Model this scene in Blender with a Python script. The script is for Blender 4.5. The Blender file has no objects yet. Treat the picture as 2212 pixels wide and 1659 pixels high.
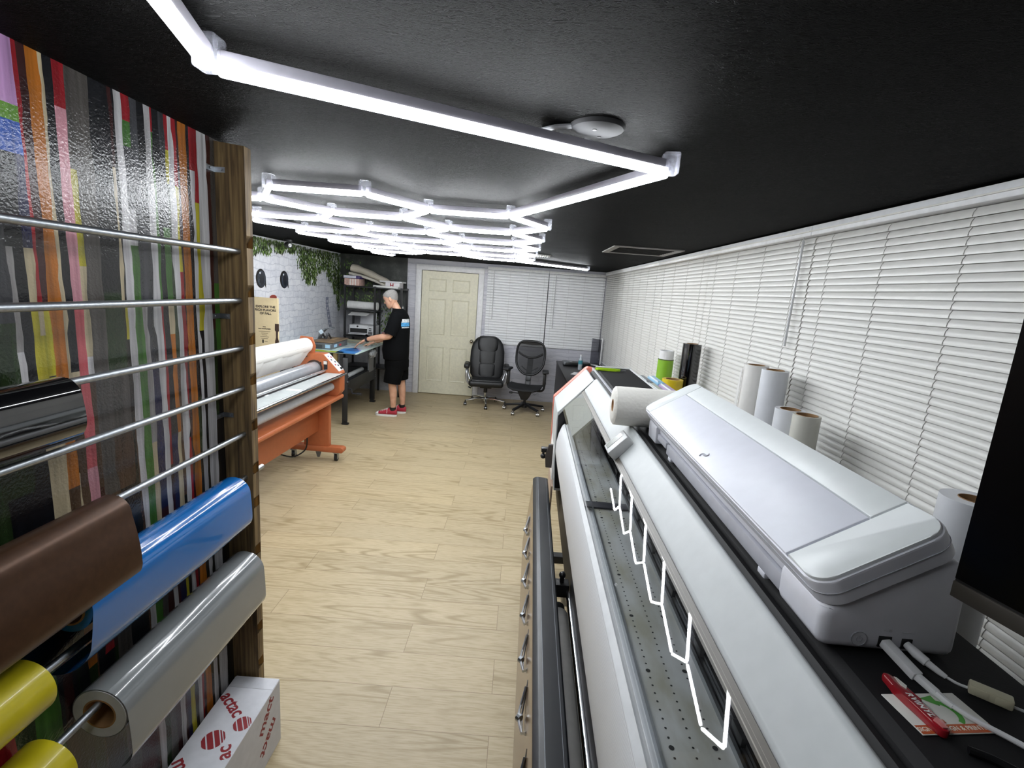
import bpy, bmesh, math, random
from mathutils import Vector, Matrix
random.seed(11)
S = bpy.context.scene
COL = S.collection
PI = math.pi
R = math.radians

# ------------------------------------------------------------------ helpers
def lin(h):
    h = h.lstrip('#')
    out = []
    for i in (0, 2, 4):
        c = int(h[i:i+2], 16) / 255
        out.append(c / 12.92 if c <= .04045 else ((c + .055) / 1.055) ** 2.4)
    return (*out, 1)

def newmat(name):
    m = bpy.data.materials.new(name)
    m.use_nodes = True
    nt = m.node_tree
    b = nt.nodes['Principled BSDF']
    return m, nt, b

def N(nt, kind, **kw):
    n = nt.nodes.new('ShaderNode' + kind)
    for k, v in kw.items():
        if k.startswith('i_'):
            n.inputs[k[2:].replace('_', ' ')].default_value = v
        else:
            setattr(n, k, v)
    return n

def coords(nt, scale=(1, 1, 1), rot=(0, 0, 0)):
    t = N(nt, 'TexCoord')
    mp = N(nt, 'Mapping')
    mp.inputs['Scale'].default_value = scale
    mp.inputs['Rotation'].default_value = rot
    nt.links.new(t.outputs['Object'], mp.inputs['Vector'])
    return mp.outputs['Vector']

def mixc(nt, fac, a, b, mode='MIX'):
    m = N(nt, 'Mix', data_type='RGBA', blend_type=mode)
    for sock, v in ((m.inputs['Factor'], fac), (m.inputs['A'], a), (m.inputs['B'], b)):
        pass
    ins = [i for i in m.inputs if i.enabled]
    for sock, v in zip((ins[0], ins[1], ins[2]), (fac, a, b)):
        if hasattr(v, 'links'):
            nt.links.new(v, sock)
        else:
            sock.default_value = v
    return [o for o in m.outputs if o.enabled][0]

def ramp(nt, src, stops, interp='LINEAR'):
    r = N(nt, 'ValToRGB')
    r.color_ramp.interpolation = interp
    el = r.color_ramp.elements
    while len(el) < len(stops):
        el.new(.5)
    for e, (p, c) in zip(el, stops):
        e.position = p
        e.color = c if len(c) == 4 else (*c, 1)
    nt.links.new(src, r.inputs['Fac'])
    return r.outputs['Color']

def bump(nt, bsdf, h, strength=.3, dist=.01):
    b = N(nt, 'Bump')
    b.inputs['Strength'].default_value = strength
    b.inputs['Distance'].default_value = dist
    nt.links.new(h, b.inputs['Height'])
    nt.links.new(b.outputs['Normal'], bsdf.inputs['Normal'])

_mc = {}
def mat(col, rough=.5, metal=0., spec=.5, coat=0., var=.06, nscale=30., bmp=0., name=None):
    """plain procedural surface: base colour with a little noise in colour and gloss"""
    key = (col, rough, metal, spec, coat, var, nscale, bmp)
    if key in _mc:
        return _mc[key]
    m, nt, b = newmat(name or 'surface_' + col.strip('#'))
    c = lin(col)
    v = coords(nt)
    n = N(nt, 'TexNoise', i_Scale=nscale, i_Detail=3.)
    nt.links.new(v, n.inputs['Vector'])
    f = n.outputs['Fac']
    d = tuple(x * (1 - var) for x in c[:3]) + (1,)
    e = tuple(min(1, x * (1 + var)) for x in c[:3]) + (1,)
    nt.links.new(ramp(nt, f, [(.3, d), (.7, e)]), b.inputs['Base Color'])
    b.inputs['Roughness'].default_value = rough
    b.inputs['Metallic'].default_value = metal
    b.inputs['Specular IOR Level'].default_value = spec
    b.inputs['Coat Weight'].default_value = coat
    b.inputs['Coat Roughness'].default_value = .05
    if bmp:
        bump(nt, b, f, bmp, .004)
    _mc[key] = m
    return m

def clear(name, tint='#ffffff', amount=.9, rough=.03):
    """clear plastic / glass sheet: see-through with a glossy face"""
    m, nt, b = newmat(name)
    nt.nodes.remove(b)
    tr = N(nt, 'BsdfTransparent')
    c = lin(tint)
    tr.inputs['Color'].default_value = tuple(x * amount for x in c[:3]) + (1,)
    gl = N(nt, 'BsdfGlossy')
    gl.inputs['Roughness'].default_value = rough
    fr = N(nt, 'Fresnel', i_IOR=1.5)
    ge = N(nt, 'NewGeometry')
    fl = N(nt, 'Math', operation='SUBTRACT')
    fl.inputs[0].default_value = 1.
    nt.links.new(ge.outputs['Backfacing'], fl.inputs[1])
    fm = N(nt, 'Math', operation='MULTIPLY')
    nt.links.new(fr.outputs[0], fm.inputs[0])
    nt.links.new(fl.outputs[0], fm.inputs[1])
    mx = N(nt, 'MixShader')
    nt.links.new(fm.outputs[0], mx.inputs[0])
    nt.links.new(tr.outputs[0], mx.inputs[1])
    nt.links.new(gl.outputs[0], mx.inputs[2])
    nt.links.new(mx.outputs[0], nt.nodes['Material Output'].inputs['Surface'])
    return m

class MB:
    def __init__(s):
        s.bm = bmesh.new()
    def _bev(s, verts, bev, seg=2):
        if bev > 0:
            es = {e for v in verts for e in v.link_edges}
            bmesh.ops.bevel(s.bm, geom=list(es), offset=bev, segments=seg, affect='EDGES', profile=.5)
        return s
    def boxm(s, M, bev=0, seg=2):
        r = bmesh.ops.create_cube(s.bm, size=1, matrix=M)
        return s._bev(r['verts'], bev, seg)
    def box(s, x0, x1, y0, y1, z0, z1, bev=0, seg=2):
        M = Matrix.Translation(((x0+x1)/2, (y0+y1)/2, (z0+z1)/2)) @ Matrix.Diagonal((abs(x1-x0), abs(y1-y0), abs(z1-z0), 1))
        return s.boxm(M, bev, seg)
    def cbox(s, c, size, rot=(0, 0, 0), bev=0, seg=2):
        from mathutils import Euler
        M = Matrix.Translation(c) @ Euler(rot).to_matrix().to_4x4() @ Matrix.Diagonal((*size, 1))
        return s.boxm(M, bev, seg)
    def bar(s, a, b, w, h, bev=0, up=(0, 0, 1)):
        a, b = Vector(a), Vector(b)
        d = (b - a)
        z = d.normalized()
        u = Vector(up)
        x = u.cross(z)
        if x.length < 1e-4:
            x = Vector((1, 0, 0)).cross(z)
        x.normalize()
        y = z.cross(x)
        M = Matrix((x, y, z)).transposed().to_4x4()
        M.translation = (a + b) / 2
        return s.boxm(M @ Matrix.Diagonal((w, h, d.length, 1)), bev)
    def cyl(s, a, b, r0, r1=None, n=20, caps=True):
        a, b = Vector(a), Vector(b)
        d = b - a
        q = Vector((0, 0, 1)).rotation_difference(d.normalized()).to_matrix().to_4x4()
        q.translation = (a + b) / 2
        bmesh.ops.create_cone(s.bm, cap_ends=caps, segments=n, radius1=r0, radius2=r0 if r1 is None else r1, depth=d.length, matrix=q)
        return s
    def ring(s, a, b, ro, ri, n=40):
        a, b = Vector(a), Vector(b)
        q = Vector((0, 0, 1)).rotation_difference((b-a).normalized()).to_matrix()
        L = []
        for p, r in ((a, ri), (a, ro), (b, ro), (b, ri)):
            L.append([s.bm.verts.new(p + q @ Vector((r*math.cos(2*PI*i/n), r*math.sin(2*PI*i/n), 0))) for i in range(n)])
        for k in range(4):
            A, B = L[k], L[(k+1) % 4]
            for i in range(n):
                s.bm.faces.new((A[i], A[(i+1) % n], B[(i+1) % n], B[i]))
        return s
    def lathe(s, prof, c=(0, 0, 0), n=24, M=None):
        c = Vector(c)
        M = M or Matrix.Identity(3)
        rows = []
        for r, z in prof:
            if r < 1e-6:
                rows.append([s.bm.verts.new(c + M @ Vector((0, 0, z)))])
            else:
                rows.append([s.bm.verts.new(c + M @ Vector((r*math.cos(2*PI*i/n), r*math.sin(2*PI*i/n), z))) for i in range(n)])
        for A, B in zip(rows, rows[1:]):
            for i in range(n):
                j = (i+1) % n
                if len(A) == 1 and len(B) == 1:
                    continue
                if len(A) == 1:
                    s.bm.faces.new((A[0], B[j], B[i]))
                elif len(B) == 1:
                    s.bm.faces.new((A[i], A[j], B[0]))
                else:
                    s.bm.faces.new((A[i], A[j], B[j], B[i]))
        return s
    def tube(s, pts, r, n=10, closed=False):
        pts = [Vector(p) for p in pts]
        rs = r if isinstance(r, (list, tuple)) else [r]*len(pts)
        rows = []
        prev = None
        m = len(pts)
        for i, p in enumerate(pts):
            if closed:
                t = pts[(i+1) % m] - pts[i-1]
            else:
                t = pts[min(i+1, m-1)] - pts[max(i-1, 0)]
            t.normalize()
            if prev is None:
                u = t.orthogonal().normalized()
            else:
                u = (prev - t*prev.dot(t)).normalized()
            prev = u
            v = t.cross(u)
            rows.append([s.bm.verts.new(p + rs[i]*(math.cos(2*PI*k/n)*u + math.sin(2*PI*k/n)*v)) for k in range(n)])
        for A, B in (list(zip(rows, rows[1:])) + ([(rows[-1], rows[0])] if closed else [])):
            for k in range(n):
                s.bm.faces.new((A[k], A[(k+1) % n], B[(k+1) % n], B[k]))
        if not closed:
            s.bm.faces.new(rows[0][::-1])
            s.bm.faces.new(rows[-1])
        return s
    def prism(s, poly, axis, a0, a1, bev=0, seg=2):
        f = {'x': lambda p, a: (a, p[0], p[1]), 'y': lambda p, a: (p[0], a, p[1]), 'z': lambda p, a: (p[0], p[1], a)}[axis]
        A = [s.bm.verts.new(f(p, a0)) for p in poly]
        B = [s.bm.verts.new(f(p, a1)) for p in poly]
        n = len(poly)
        for i in range(n):
            s.bm.faces.new((A[i], A[(i+1) % n], B[(i+1) % n], B[i]))
        s.bm.faces.new(A[::-1])
        s.bm.faces.new(B)
        return s._bev(A + B, bev, seg)
    def sph(s, c, r, sc=(1, 1, 1), u=20, v=12, rot=None):
        M = Matrix.Translation(c) @ (rot.to_4x4() if rot else Matrix.Identity(4)) @ Matrix.Diagonal((*sc, 1))
        bmesh.ops.create_uvsphere(s.bm, u_segments=u, v_segments=v, radius=r, matrix=M)
        return s
    def poly(s, pts, mi=0):
        f = s.bm.faces.new([s.bm.verts.new(p) for p in pts])
        f.material_index = mi
        return s
    def loft(s, rings, caps=True, closed=True):
        rows = [[s.bm.verts.new(p) for p in r] for r in rings]
        n = len(rows[0])
        for A, B in zip(rows, rows[1:]):
            for k in range(n if closed else n-1):
                s.bm.faces.new((A[k], A[(k+1) % n], B[(k+1) % n], B[k]))
        if caps and closed:
            s.bm.faces.new(rows[0][::-1])
            s.bm.faces.new(rows[-1])
        return s
    def xf(s, M):
        bmesh.ops.transform(s.bm, matrix=M, verts=s.bm.verts)
        return s
    def mesh(s, name, smooth=35):
        bmesh.ops.recalc_face_normals(s.bm, faces=s.bm.faces)
        me = bpy.data.meshes.new(name)
        s.bm.to_mesh(me)
        s.bm.free()
        if smooth:
            for p in me.polygons:
                p.use_smooth = True
            me.set_sharp_from_angle(angle=R(smooth))
        return me
    def build(s, name, m, parent=None, smooth=35, label=None):
        me = s.mesh(name, smooth)
        for x in (m if isinstance(m, (list, tuple)) else [m]):
            me.materials.append(x)
        o = bpy.data.objects.new(name, me)
        COL.objects.link(o)
        if parent is not None:
            o.parent = parent
        if label:
            o['label'] = label
        return o

def tag(o, label, cat, group=None):
    o['label'] = label
    o['category'] = cat
    if group:
        o['group'] = group
    return o

def thing(name, label, cat, loc=(0, 0, 0), rz=0., group=None):
    o = bpy.data.objects.new(name, None)
    o.empty_display_size = .05
    COL.objects.link(o)
    o.location = loc
    o.rotation_euler = (0, 0, rz)
    return tag(o, label, cat, group)

def struct(name, mb, m, parent=None, smooth=0):
    o = mb.build(name, m, parent, smooth)
    if parent is None:
        o['kind'] = 'structure'
    return o

def place(o, loc, rz=0., rot=None):
    o.location = loc
    o.rotation_euler = rot or (0, 0, rz)
    return o

def dup(root, loc, rz, label, group=None):
    r = root.copy()
    COL.objects.link(r)
    r.location = loc
    r.rotation_euler = (0, 0, rz)
    r['label'] = label
    if group:
        r['group'] = group
    for ch in list(root.children):
        c = ch.copy()
        COL.objects.link(c)
        c.parent = r
        for g in list(ch.children):
            d = g.copy()
            COL.objects.link(d)
            d.parent = c
    return r

def text_bm(body, size, extrude=.0004, bold=0., align='CENTER', spacing=1., shear=0.):
    cu = bpy.data.curves.new('lettering', 'FONT')
    cu.body = body
    cu.size = size
    cu.extrude = extrude
    cu.offset = bold
    cu.align_x = align
    cu.align_y = 'CENTER'
    cu.space_character = spacing
    cu.shear = shear
    cu.resolution_u = 4
    o = bpy.data.objects.new('lettering', cu)
    COL.objects.link(o)
    dg = bpy.context.evaluated_depsgraph_get()
    me = bpy.data.meshes.new_from_object(o.evaluated_get(dg))
    bpy.data.objects.remove(o)
    bpy.data.curves.remove(cu)
    bm = bmesh.new()
    bm.from_mesh(me)
    bpy.data.meshes.remove(me)
    return bm

def text(mb, body, size, M, **kw):
    t = text_bm(body, size, **kw)
    t.transform(M)
    me = bpy.data.meshes.new('t')
    t.to_mesh(me)
    t.free()
    mb.bm.from_mesh(me)
    bpy.data.meshes.remove(me)

def frame3(o, x, y):
    """matrix with origin o, axes x, y and their normal"""
    x = Vector(x).normalized()
    y = Vector(y)
    y = (y - x*y.dot(x)).normalized()
    z = x.cross(y)
    M = Matrix((x, y, z)).transposed().to_4x4()
    M.translation = o
    return M

# ------------------------------------------------------------------ shared surfaces
WHITE = mat('#e6e7e9', .35)
WARMWHITE = mat('#e9e8e2', .45)
OFFWHITE = mat('#d9d8d2', .5)
BLACK = mat('#121214', .38)
MATTEBLACK = mat('#17171a', .6)
DARK = mat('#2a2a2d', .4)
GREY = mat('#8f9194', .4)
CHROME = mat('#d5d7da', .12, 1.)
STEEL = mat('#9fa3a8', .32, 1.)
GALV = mat('#a3a8ae', .36, 1., var=.14, nscale=90)
ORANGE = mat('#c9622c', .42)
CARD = mat('#a57c52', .8)
RUBBER = mat('#1b1b1c', .7)
# ------------------------------------------------------------------ the setting
H = 1.79            # eye height of the photograph
CEIL = 2.19
XL, XR, YB = -2.95, 1.42, 8.05
YF = -2.4
XM = -1.0           # printed wall on the left

# floor: pale oak vinyl planks laid across the room
m, nt, b = newmat('oak_planks')
v = coords(nt)
br = N(nt, 'TexBrick', offset=.37, offset_frequency=2, i_Scale=1.)
br.inputs['Color1'].default_value = (.2, .2, .2, 1)
br.inputs['Color2'].default_value = (.8, .8, .8, 1)
br.inputs['Mortar'].default_value = (0, 0, 0, 1)
br.inputs['Mortar Size'].default_value = .0012
br.inputs['Mortar Smooth'].default_value = .2
br.inputs['Brick Width'].default_value = 1.22
br.inputs['Row Height'].default_value = .212
nt.links.new(v, br.inputs['Vector'])
sep = N(nt, 'SeparateXYZ')
nt.links.new(v, sep.inputs[0])
# per-plank shift of the grain
addz = N(nt, 'CombineXYZ')
mul = N(nt, 'Math', operation='MULTIPLY', i_Value=0.)
nt.links.new(br.outputs['Color'], mul.inputs[0])
mul.inputs[1].default_value = 9.
nt.links.new(sep.outputs['X'], addz.inputs['X'])
nt.links.new(sep.outputs['Y'], addz.inputs['Y'])
nt.links.new(mul.outputs[0], addz.inputs['Z'])
mp = N(nt, 'Mapping')
mp.inputs['Scale'].default_value = (.62, 6.5, 1.)
nt.links.new(addz.outputs[0], mp.inputs['Vector'])
n1 = N(nt, 'TexNoise', i_Scale=1.1, i_Detail=1.2, i_Distortion=.25)
nt.links.new(mp.outputs[0], n1.inputs['Vector'])
ml = N(nt, 'Math', operation='MULTIPLY')
ml.inputs[1].default_value = 26.
nt.links.new(n1.outputs['Fac'], ml.inputs[0])
fr = N(nt, 'Math', operation='PINGPONG')
fr.inputs[1].default_value = 1.
nt.links.new(ml.outputs[0], fr.inputs[0])
rings = ramp(nt, fr.outputs[0], [(0., (1, 1, 1)), (.2, (.7, .7, .7)), (.5, (0, 0, 0)), (1., (0, 0, 0))])
# the figure only shows in broad streaks
mp3 = N(nt, 'Mapping')
mp3.inputs['Scale'].default_value = (.9, 5., 1.)
nt.links.new(addz.outputs[0], mp3.inputs['Vector'])
n3 = N(nt, 'TexNoise', i_Scale=1.3, i_Detail=1.)
nt.links.new(mp3.outputs[0], n3.inputs['Vector'])
fig = ramp(nt, n3.outputs['Fac'], [(.42, (0, 0, 0)), (.58, (1, 1, 1))])
grain = mixc(nt, 1., rings, fig, 'MULTIPLY')
mp2 = N(nt, 'Mapping')
mp2.inputs['Scale'].default_value = (14., 190., 1.)
nt.links.new(addz.outputs[0], mp2.inputs['Vector'])
n2 = N(nt, 'TexNoise', i_Scale=1., i_Detail=4.)
nt.links.new(mp2.outputs[0], n2.inputs['Vector'])
base = ramp(nt, n2.outputs['Fac'], [(.25, lin('#a2926f')), (.5, lin('#b8a888')), (.8, lin('#c5b696'))])
tone = ramp(nt, br.outputs['Color'], [(0., (.90, .89, .88)), (1., (1.06, 1.04, 1.01))])
base = mixc(nt, 1., base, tone, 'MULTIPLY')
gm = N(nt, 'Math', operation='MULTIPLY')
gm.inputs[1].default_value = .68
nt.links.new(grain, gm.inputs[0])
base = mixc(nt, gm.outputs[0], base, lin('#8a7752'))
base = mixc(nt, br.outputs['Fac'], base, lin('#7a654a'))
nt.links.new(base, b.inputs['Base Color'])
b.inputs['Roughness'].default_value = .42
b.inputs['Specular IOR Level'].default_value = .4
bump(nt, b, n2.outputs['Fac'], .08, .002)
FLOORM = m
fl = MB().box(XL-.2, XR+.3, YF-.2, YB+.2, -.1, 0)
struct('floor', fl, FLOORM)

# ceiling: stomped plaster painted black
m, nt, b = newmat('black_textured_plaster')
v = coords(nt)
nn = N(nt, 'TexNoise', i_Scale=3., i_Detail=2.)
nt.links.new(v, nn.inputs['Vector'])
warp = mixc(nt, .12, v, nn.outputs['Color'], 'ADD')
mpw = N(nt, 'Mapping')
mpw.inputs['Scale'].default_value = (26., 58., 20.)
mpw.inputs['Rotation'].default_value = (0, 0, .35)
nt.links.new(warp, mpw.inputs['Vector'])
na = N(nt, 'TexNoise', i_Scale=1.9, i_Detail=4., i_Roughness=.6, i_Distortion=1.6)
nt.links.new(mpw.outputs[0], na.inputs['Vector'])
ridg = ramp(nt, na.outputs['Fac'], [(.40, (0, 0, 0)), (.5, (1, 1, 1)), (.6, (.1, .1, .1))])
patch = N(nt, 'TexNoise', i_Scale=2.2, i_Detail=2.)
nt.links.new(v, patch.inputs['Vector'])
pm = ramp(nt, patch.outputs['Fac'], [(.35, (.15, .15, .15)), (.6, (1, 1, 1))])
hh = mixc(nt, 1., ridg, pm, 'MULTIPLY')
nt.links.new(ramp(nt, patch.outputs['Fac'], [(.3, lin('#0f0f0f')), (.7, lin('#131313'))]), b.inputs['Base Color'])
b.inputs['Roughness'].default_value = .55
b.inputs['Specular IOR Level'].default_value = .02
bump(nt, b, hh, 1., .022)
CEILM = m
struct('ceiling', MB().box(XL-.2, XR+.3, YF-.2, YB+.2, CEIL, CEIL+.1), CEILM)

# walls ------------------------------------------------------------
def brick_mat(name, c1, c2, mort, scale, bw, rh, stain=False, axis='yz', bstr=.35):
    m, nt, b = newmat(name)
    t = N(nt, 'TexCoord')
    sp = N(nt, 'SeparateXYZ')
    nt.links.new(t.outputs['Object'], sp.inputs[0])
    cb = N(nt, 'CombineXYZ')
    nt.links.new(sp.outputs['Y' if axis == 'yz' else 'X'], cb.inputs['X'])
    nt.links.new(sp.outputs['Z'], cb.inputs['Y'])
    wn = N(nt, 'TexNoise', i_Scale=5., i_Detail=3.)
    nt.links.new(cb.outputs[0], wn.inputs['Vector'])
    wv = mixc(nt, .11, cb.outputs[0], wn.outputs['Color'], 'ADD')
    bt = N(nt, 'TexBrick', i_Scale=1.)
    bt.inputs['Brick Width'].default_value = bw
    bt.inputs['Row Height'].default_value = rh
    bt.inputs['Mortar Size'].default_value = .008
    bt.inputs['Mortar Smooth'].default_value = .8
    bt.inputs['Color1'].default_value = lin(c1)
    bt.inputs['Color2'].default_value = lin(c2)
    bt.inputs['Mortar'].default_value = lin(mort)
    nt.links.new(wv, bt.inputs['Vector'])
    pn = N(nt, 'TexNoise', i_Scale=scale, i_Detail=5., i_Roughness=.65)
    if axis == 'yz':
        nt.links.new(wv, pn.inputs['Vector'])
    else:
        ms = N(nt, 'Mapping')
        ms.inputs['Scale'].default_value = (.22, 1.8, 1)
        nt.links.new(wv, ms.inputs['Vector'])
        nt.links.new(ms.outputs[0], pn.inputs['Vector'])
    sh = ramp(nt, pn.outputs['Fac'], [(.3, (.78, .79, .83)), (.55, (1, 1, 1))])
    col = mixc(nt, 1., bt.outputs['Color'], sh, 'MULTIPLY')
    nt.links.new(col, b.inputs['Base Color'])
    b.inputs['Roughness'].default_value = .5
    bump(nt, b, pn.outputs['Fac'], bstr, .004)
    return m

BRICKM = brick_mat('whitewashed_brick_print', '#dddee3', '#d3d5dc', '#bfc1ca', 13., .23, .082, bstr=.6)
WALLPM = brick_mat('pale_grey_stone_print', '#cfcfd6', '#c6c6ce', '#b9b9c3', 9., .9, .07, axis='xz')
SIDEM = mat('#dedcd8', .6)

struct('wall_left', MB().box(XL-.1, XL, 1.7, YB, 0, CEIL), BRICKM)
struct('wall_right', MB().box(XR, XR+.1, YF, YB, 0, CEIL), SIDEM)
struct('wall_front', MB().box(XL-.1, XR+.1, YF-.1, YF, 0, CEIL), mat('#8d8a86', .7))
# wall at the back, with the door opening left free
DX0, DX1, DZ = -1.63, -.70, 2.03
wb = MB()
wb.box(-1.86, DX0, YB, YB+.1, 0, CEIL).box(DX1, XR+.1, YB, YB+.1, 0, CEIL).box(DX0, DX1, YB, YB+.1, DZ, CEIL)
struct('wall_back', wb, WALLPM)

# dark leafy photograph print on the corner bay of the back wall
m, nt, b = newmat('dark_garden_print')
v = coords(nt)
a1 = N(nt, 'TexNoise', i_Scale=4., i_Detail=6., i_Roughness=.65)
nt.links.new(v, a1.inputs['Vector'])
dk = ramp(nt, a1.outputs['Fac'], [(.35, lin('#1f211f')), (.55, lin('#343733')), (.72, lin('#5b5d57'))])
sp = N(nt, 'SeparateXYZ')
nt.links.new(v, sp.inputs[0])
lo = ramp(nt, sp.outputs['Z'], [(.60, (0, 0, 0)), (.72, (1, 1, 1))])
mv = N(nt, 'MapRange')
mv.inputs['From Min'].default_value = .8
mv.inputs['From Max'].default_value = 2.1
nt.links.new(sp.outputs['Z'], mv.inputs['Value'])
wf = mixc(nt, .35, mv.outputs['Result'], a1.outputs['Fac'])
lowc = ramp(nt, a1.outputs['Fac'], [(.3, lin('#77787a')), (.7, lin('#b9bac0'))])
fm = ramp(nt, wf, [(.36, (0, 0, 0)), (.5, (1, 1, 1))])
nt.links.new(mixc(nt, fm, lowc, dk), b.inputs['Base Color'])
b.inputs['Roughness'].default_value = .5
struct('wall_back_corner', MB().box(XL-.1, -1.86, YB, YB+.1, 0, CEIL), m)

# leaves printed on the far walls (flat print, 1 mm thick vinyl)
LEAFC = ['#2f3d22', '#445a2b', '#5f7a3a', '#7c9650', '#93a96a', '#26301d', '#506b33']
LEAFM = [mat(c, .6, var=.15) for c in LEAFC]
def leaf_print(name, spots, plane, parent_mesh_name=None, n=900, seed=3, dark=0.):
    rnd = random.Random(seed)
    mb = MB()
    for k in range(n):
        (cu, top, bot, w) = rnd.choice(spots)
        f = rnd.random() ** .8
        z = top - f * (top - bot)
        u = cu + rnd.gauss(0, w * (1 - .55 * f))
        z = min(z, CEIL - .01)
        L = rnd.uniform(.025, .06)
        a = rnd.uniform(-.9, .9)
        hw = L * rnd.uniform(.16, .28)
        d = (math.sin(a), -math.cos(a))
        nrm = (math.cos(a), math.sin(a))
        pts = []
        for (s_, t_) in ((0, 0), (.35, 1), (.7, .7), (1, 0), (.7, -.7), (.35, -1)):
            pts.append((u + d[0]*L*s_ + nrm[0]*hw*t_, min(z + d[1]*L*s_ + nrm[1]*hw*t_, CEIL-.004)))
        mi = rnd.choices(range(7), weights=[3, 3, 3, 2*(1-dark), 1.4*(1-dark), 3, 3])[0]
        off = .001 + .0006*(k % 5)
        mb.poly([plane(p, off) for p in pts], mi)
    return mb
fo = leaf_print('leaf_print', [(5.45, 2.2, 2.0, .10), (5.7, 2.2, 2.02, .12), (6.05, 2.2, 2.06, .12), (6.35, 2.2, 2.08, .1),
      (6.65, 2.2, 1.9, .11), (6.72, 2.18, 1.76, .10), (6.85, 2.19, 1.69, .09), (6.85, 2.19, 1.72, .09), (7.02, 2.2, 1.69, .08), (7.05, 2.2, 1.75, .08), (7.22, 2.2, 1.86, .09), (7.4, 2.2, 1.92, .11), (7.55, 2.2, 1.82, .10),
      (7.62, 2.2, 1.74, .08), (7.75, 2.2, 1.66, .09), (7.82, 2.2, 1.56, .07), (7.92, 2.2, 1.40, .07), (7.98, 2.2, 1.35, .05), (7.98, 2.2, 1.3, .05)], lambda p, o: (XL+o, min(p[0], YB-.003), p[1]), n=3600)
wl = bpy.data.objects['wall_left']
o = fo.build('leaf_print', LEAFM, wl, 0)
fo = leaf_print('leaf_print', [(-2.9, 2.15, 1.4, .1), (-2.75, 2.1, 1.35, .1), (-2.55, 2.0, 1.45, .1), (-2.4, 1.8, 1.2, .12), (-2.1, 1.6, 1.1, .12), (-2.45, 1.32, 1.0, .08), (-2.2, 1.3, 1.0, .1)],
      lambda p, o: (min(max(p[0], XL+.002), -1.865), YB-o, p[1]), n=650, seed=5, dark=.7)
fo.build('leaf_print', LEAFM, bpy.data.objects['wall_back_corner'], 0)
# two dark glossy ovals, a patch of red and a grey starred column belong to the same print
def oval(mb, y, z, ry, rz_, off, mi, n=28):
    mb.poly([(XL+off, y + ry*math.cos(2*PI*i/n), z + rz_*math.sin(2*PI*i/n)) for i in range(n)], mi)
ov = MB()
for y, z in ((5.59, 1.728), (6.14, 1.728)):
    oval(ov, y, z, .108, .107, .002, 0)
    oval(ov, y+.01, z-.005, .088, .09, .003, 1)
    oval(ov, y+.02, z-.01, .05, .07, .0035, 2)
    oval(ov, y-.02, z+.06, .016, .012, .004, 3)
    ov.poly([(XL+.0025, y+.085, z-.02), (XL+.0025, y+.108, z-.02), (XL+.0025, y+.108, z-.11), (XL+.0025, y+.085, z-.08)], 0)
oval(ov, 5.86, 1.515, .085, .028, .002, 4)
ov.build('oval_print', [mat('#101114', .25), mat('#2c3340', .2), mat('#191d26', .2), mat('#c8ccd2', .3), mat('#8e3a30', .5)], wl, 0)
st = MB()
cl = [(7.50, 1.50), (7.50, 1.38), (7.54, 1.28), (7.58, 1.15), (7.64, 1.03)]
for (y0, z0), (y1, z1) in zip(cl, cl[1:]):
    st.poly([(XL+.002, y0-.055, z0), (XL+.002, y0+.055, z0), (XL+.002, y1+.055, z1+.006), (XL+.002, y1-.055, z1+.006)], 0)
    cy, cz = (y0+y1)/2, (z0+z1)/2
    st.poly([(XL+.003, cy + (.03 if k % 2 == 0 else .012)*math.sin(k*PI/5), cz + (.03 if k % 2 == 0 else .012)*math.cos(k*PI/5)) for k in range(10)], 1)
st.build('column_print', [mat('#868a9c', .6, var=.2), mat('#d8d9df', .6)], wl, 0)

rust, nt, b = newmat('rust_stain_print')
v = coords(nt)
rn = N(nt, 'TexNoise', i_Scale=6., i_Detail=6., i_Roughness=.7)
nt.links.new(v, rn.inputs['Vector'])
nt.links.new(ramp(nt, rn.outputs['Fac'], [(.36, lin('#2b100c')), (.47, lin('#4d1d16')), (.53, lin('#8a7c66')), (.66, lin('#6f6453'))]), b.inputs['Base Color'])
b.inputs['Roughness'].default_value = .55
rs = MB()
rnd = random.Random(8)
rs.poly([(XL+.002, 7.1 + (.85+rnd.uniform(-.08, .08))*math.cos(a), .46 + (.40+rnd.uniform(-.05, .05))*math.sin(a)) for a in [2*PI*i/30 for i in range(30)]])
rs.build('rust_print', rust, wl, 0)

# strip door frame, door ------------------------------------------------
tr = MB()
CW = .085
tr.box(DX0-CW, DX0+.005, YB-.03, YB+.02, 0, DZ+CW, .006).box(DX1-.005, DX1+CW, YB-.03, YB+.02, 0, DZ+CW, .006).box(DX0-CW, DX1+CW, YB-.031, YB+.02, DZ-.005, DZ+CW, .006)
struct('trim_1', tr, mat('#e4e4e6', .4), None, 30)
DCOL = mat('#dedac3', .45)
d = MB()
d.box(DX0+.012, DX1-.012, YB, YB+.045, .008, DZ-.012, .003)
dw = DX1-DX0-.024
x0 = DX0+.012
def panel(mb, px0, px1, z0, z1):
    # moulded raised panel: sunk border with a raised field
    y = YB
    b1, b2 = .022, .05
    o_ = [(px0, z0), (px1, z0), (px1, z1), (px0, z1)]
    def inset(k):
        return [(px0+k, z0+k), (px1-k, z0+k), (px1-k, z1-k), (px0+k, z1-k)]
    rows = [[(p[0], y-.001, p[1]) for p in o_], [(p[0], y-.009, p[1]) for p in inset(.006)], [(p[0], y-.0012, p[1]) for p in inset(b1)], [(p[0], y-.0014, p[1]) for p in inset(b1+.004)], [(p[0], y-.008, p[1]) for p in inset(b2)]]
    V = [[mb.bm.verts.new(p) for p in r] for r in rows]
    for A, B in zip(V, V[1:]):
        for i in range(4):
            mb.bm.faces.new((A[i], A[(i+1) % 4], B[(i+1) % 4], B[i]))
    mb.bm.faces.new(V[-1])
cols = ((x0+.115*dw/.9, x0+.425*dw/.9), (x0+.515*dw/.9, x0+.80*dw/.9))
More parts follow.
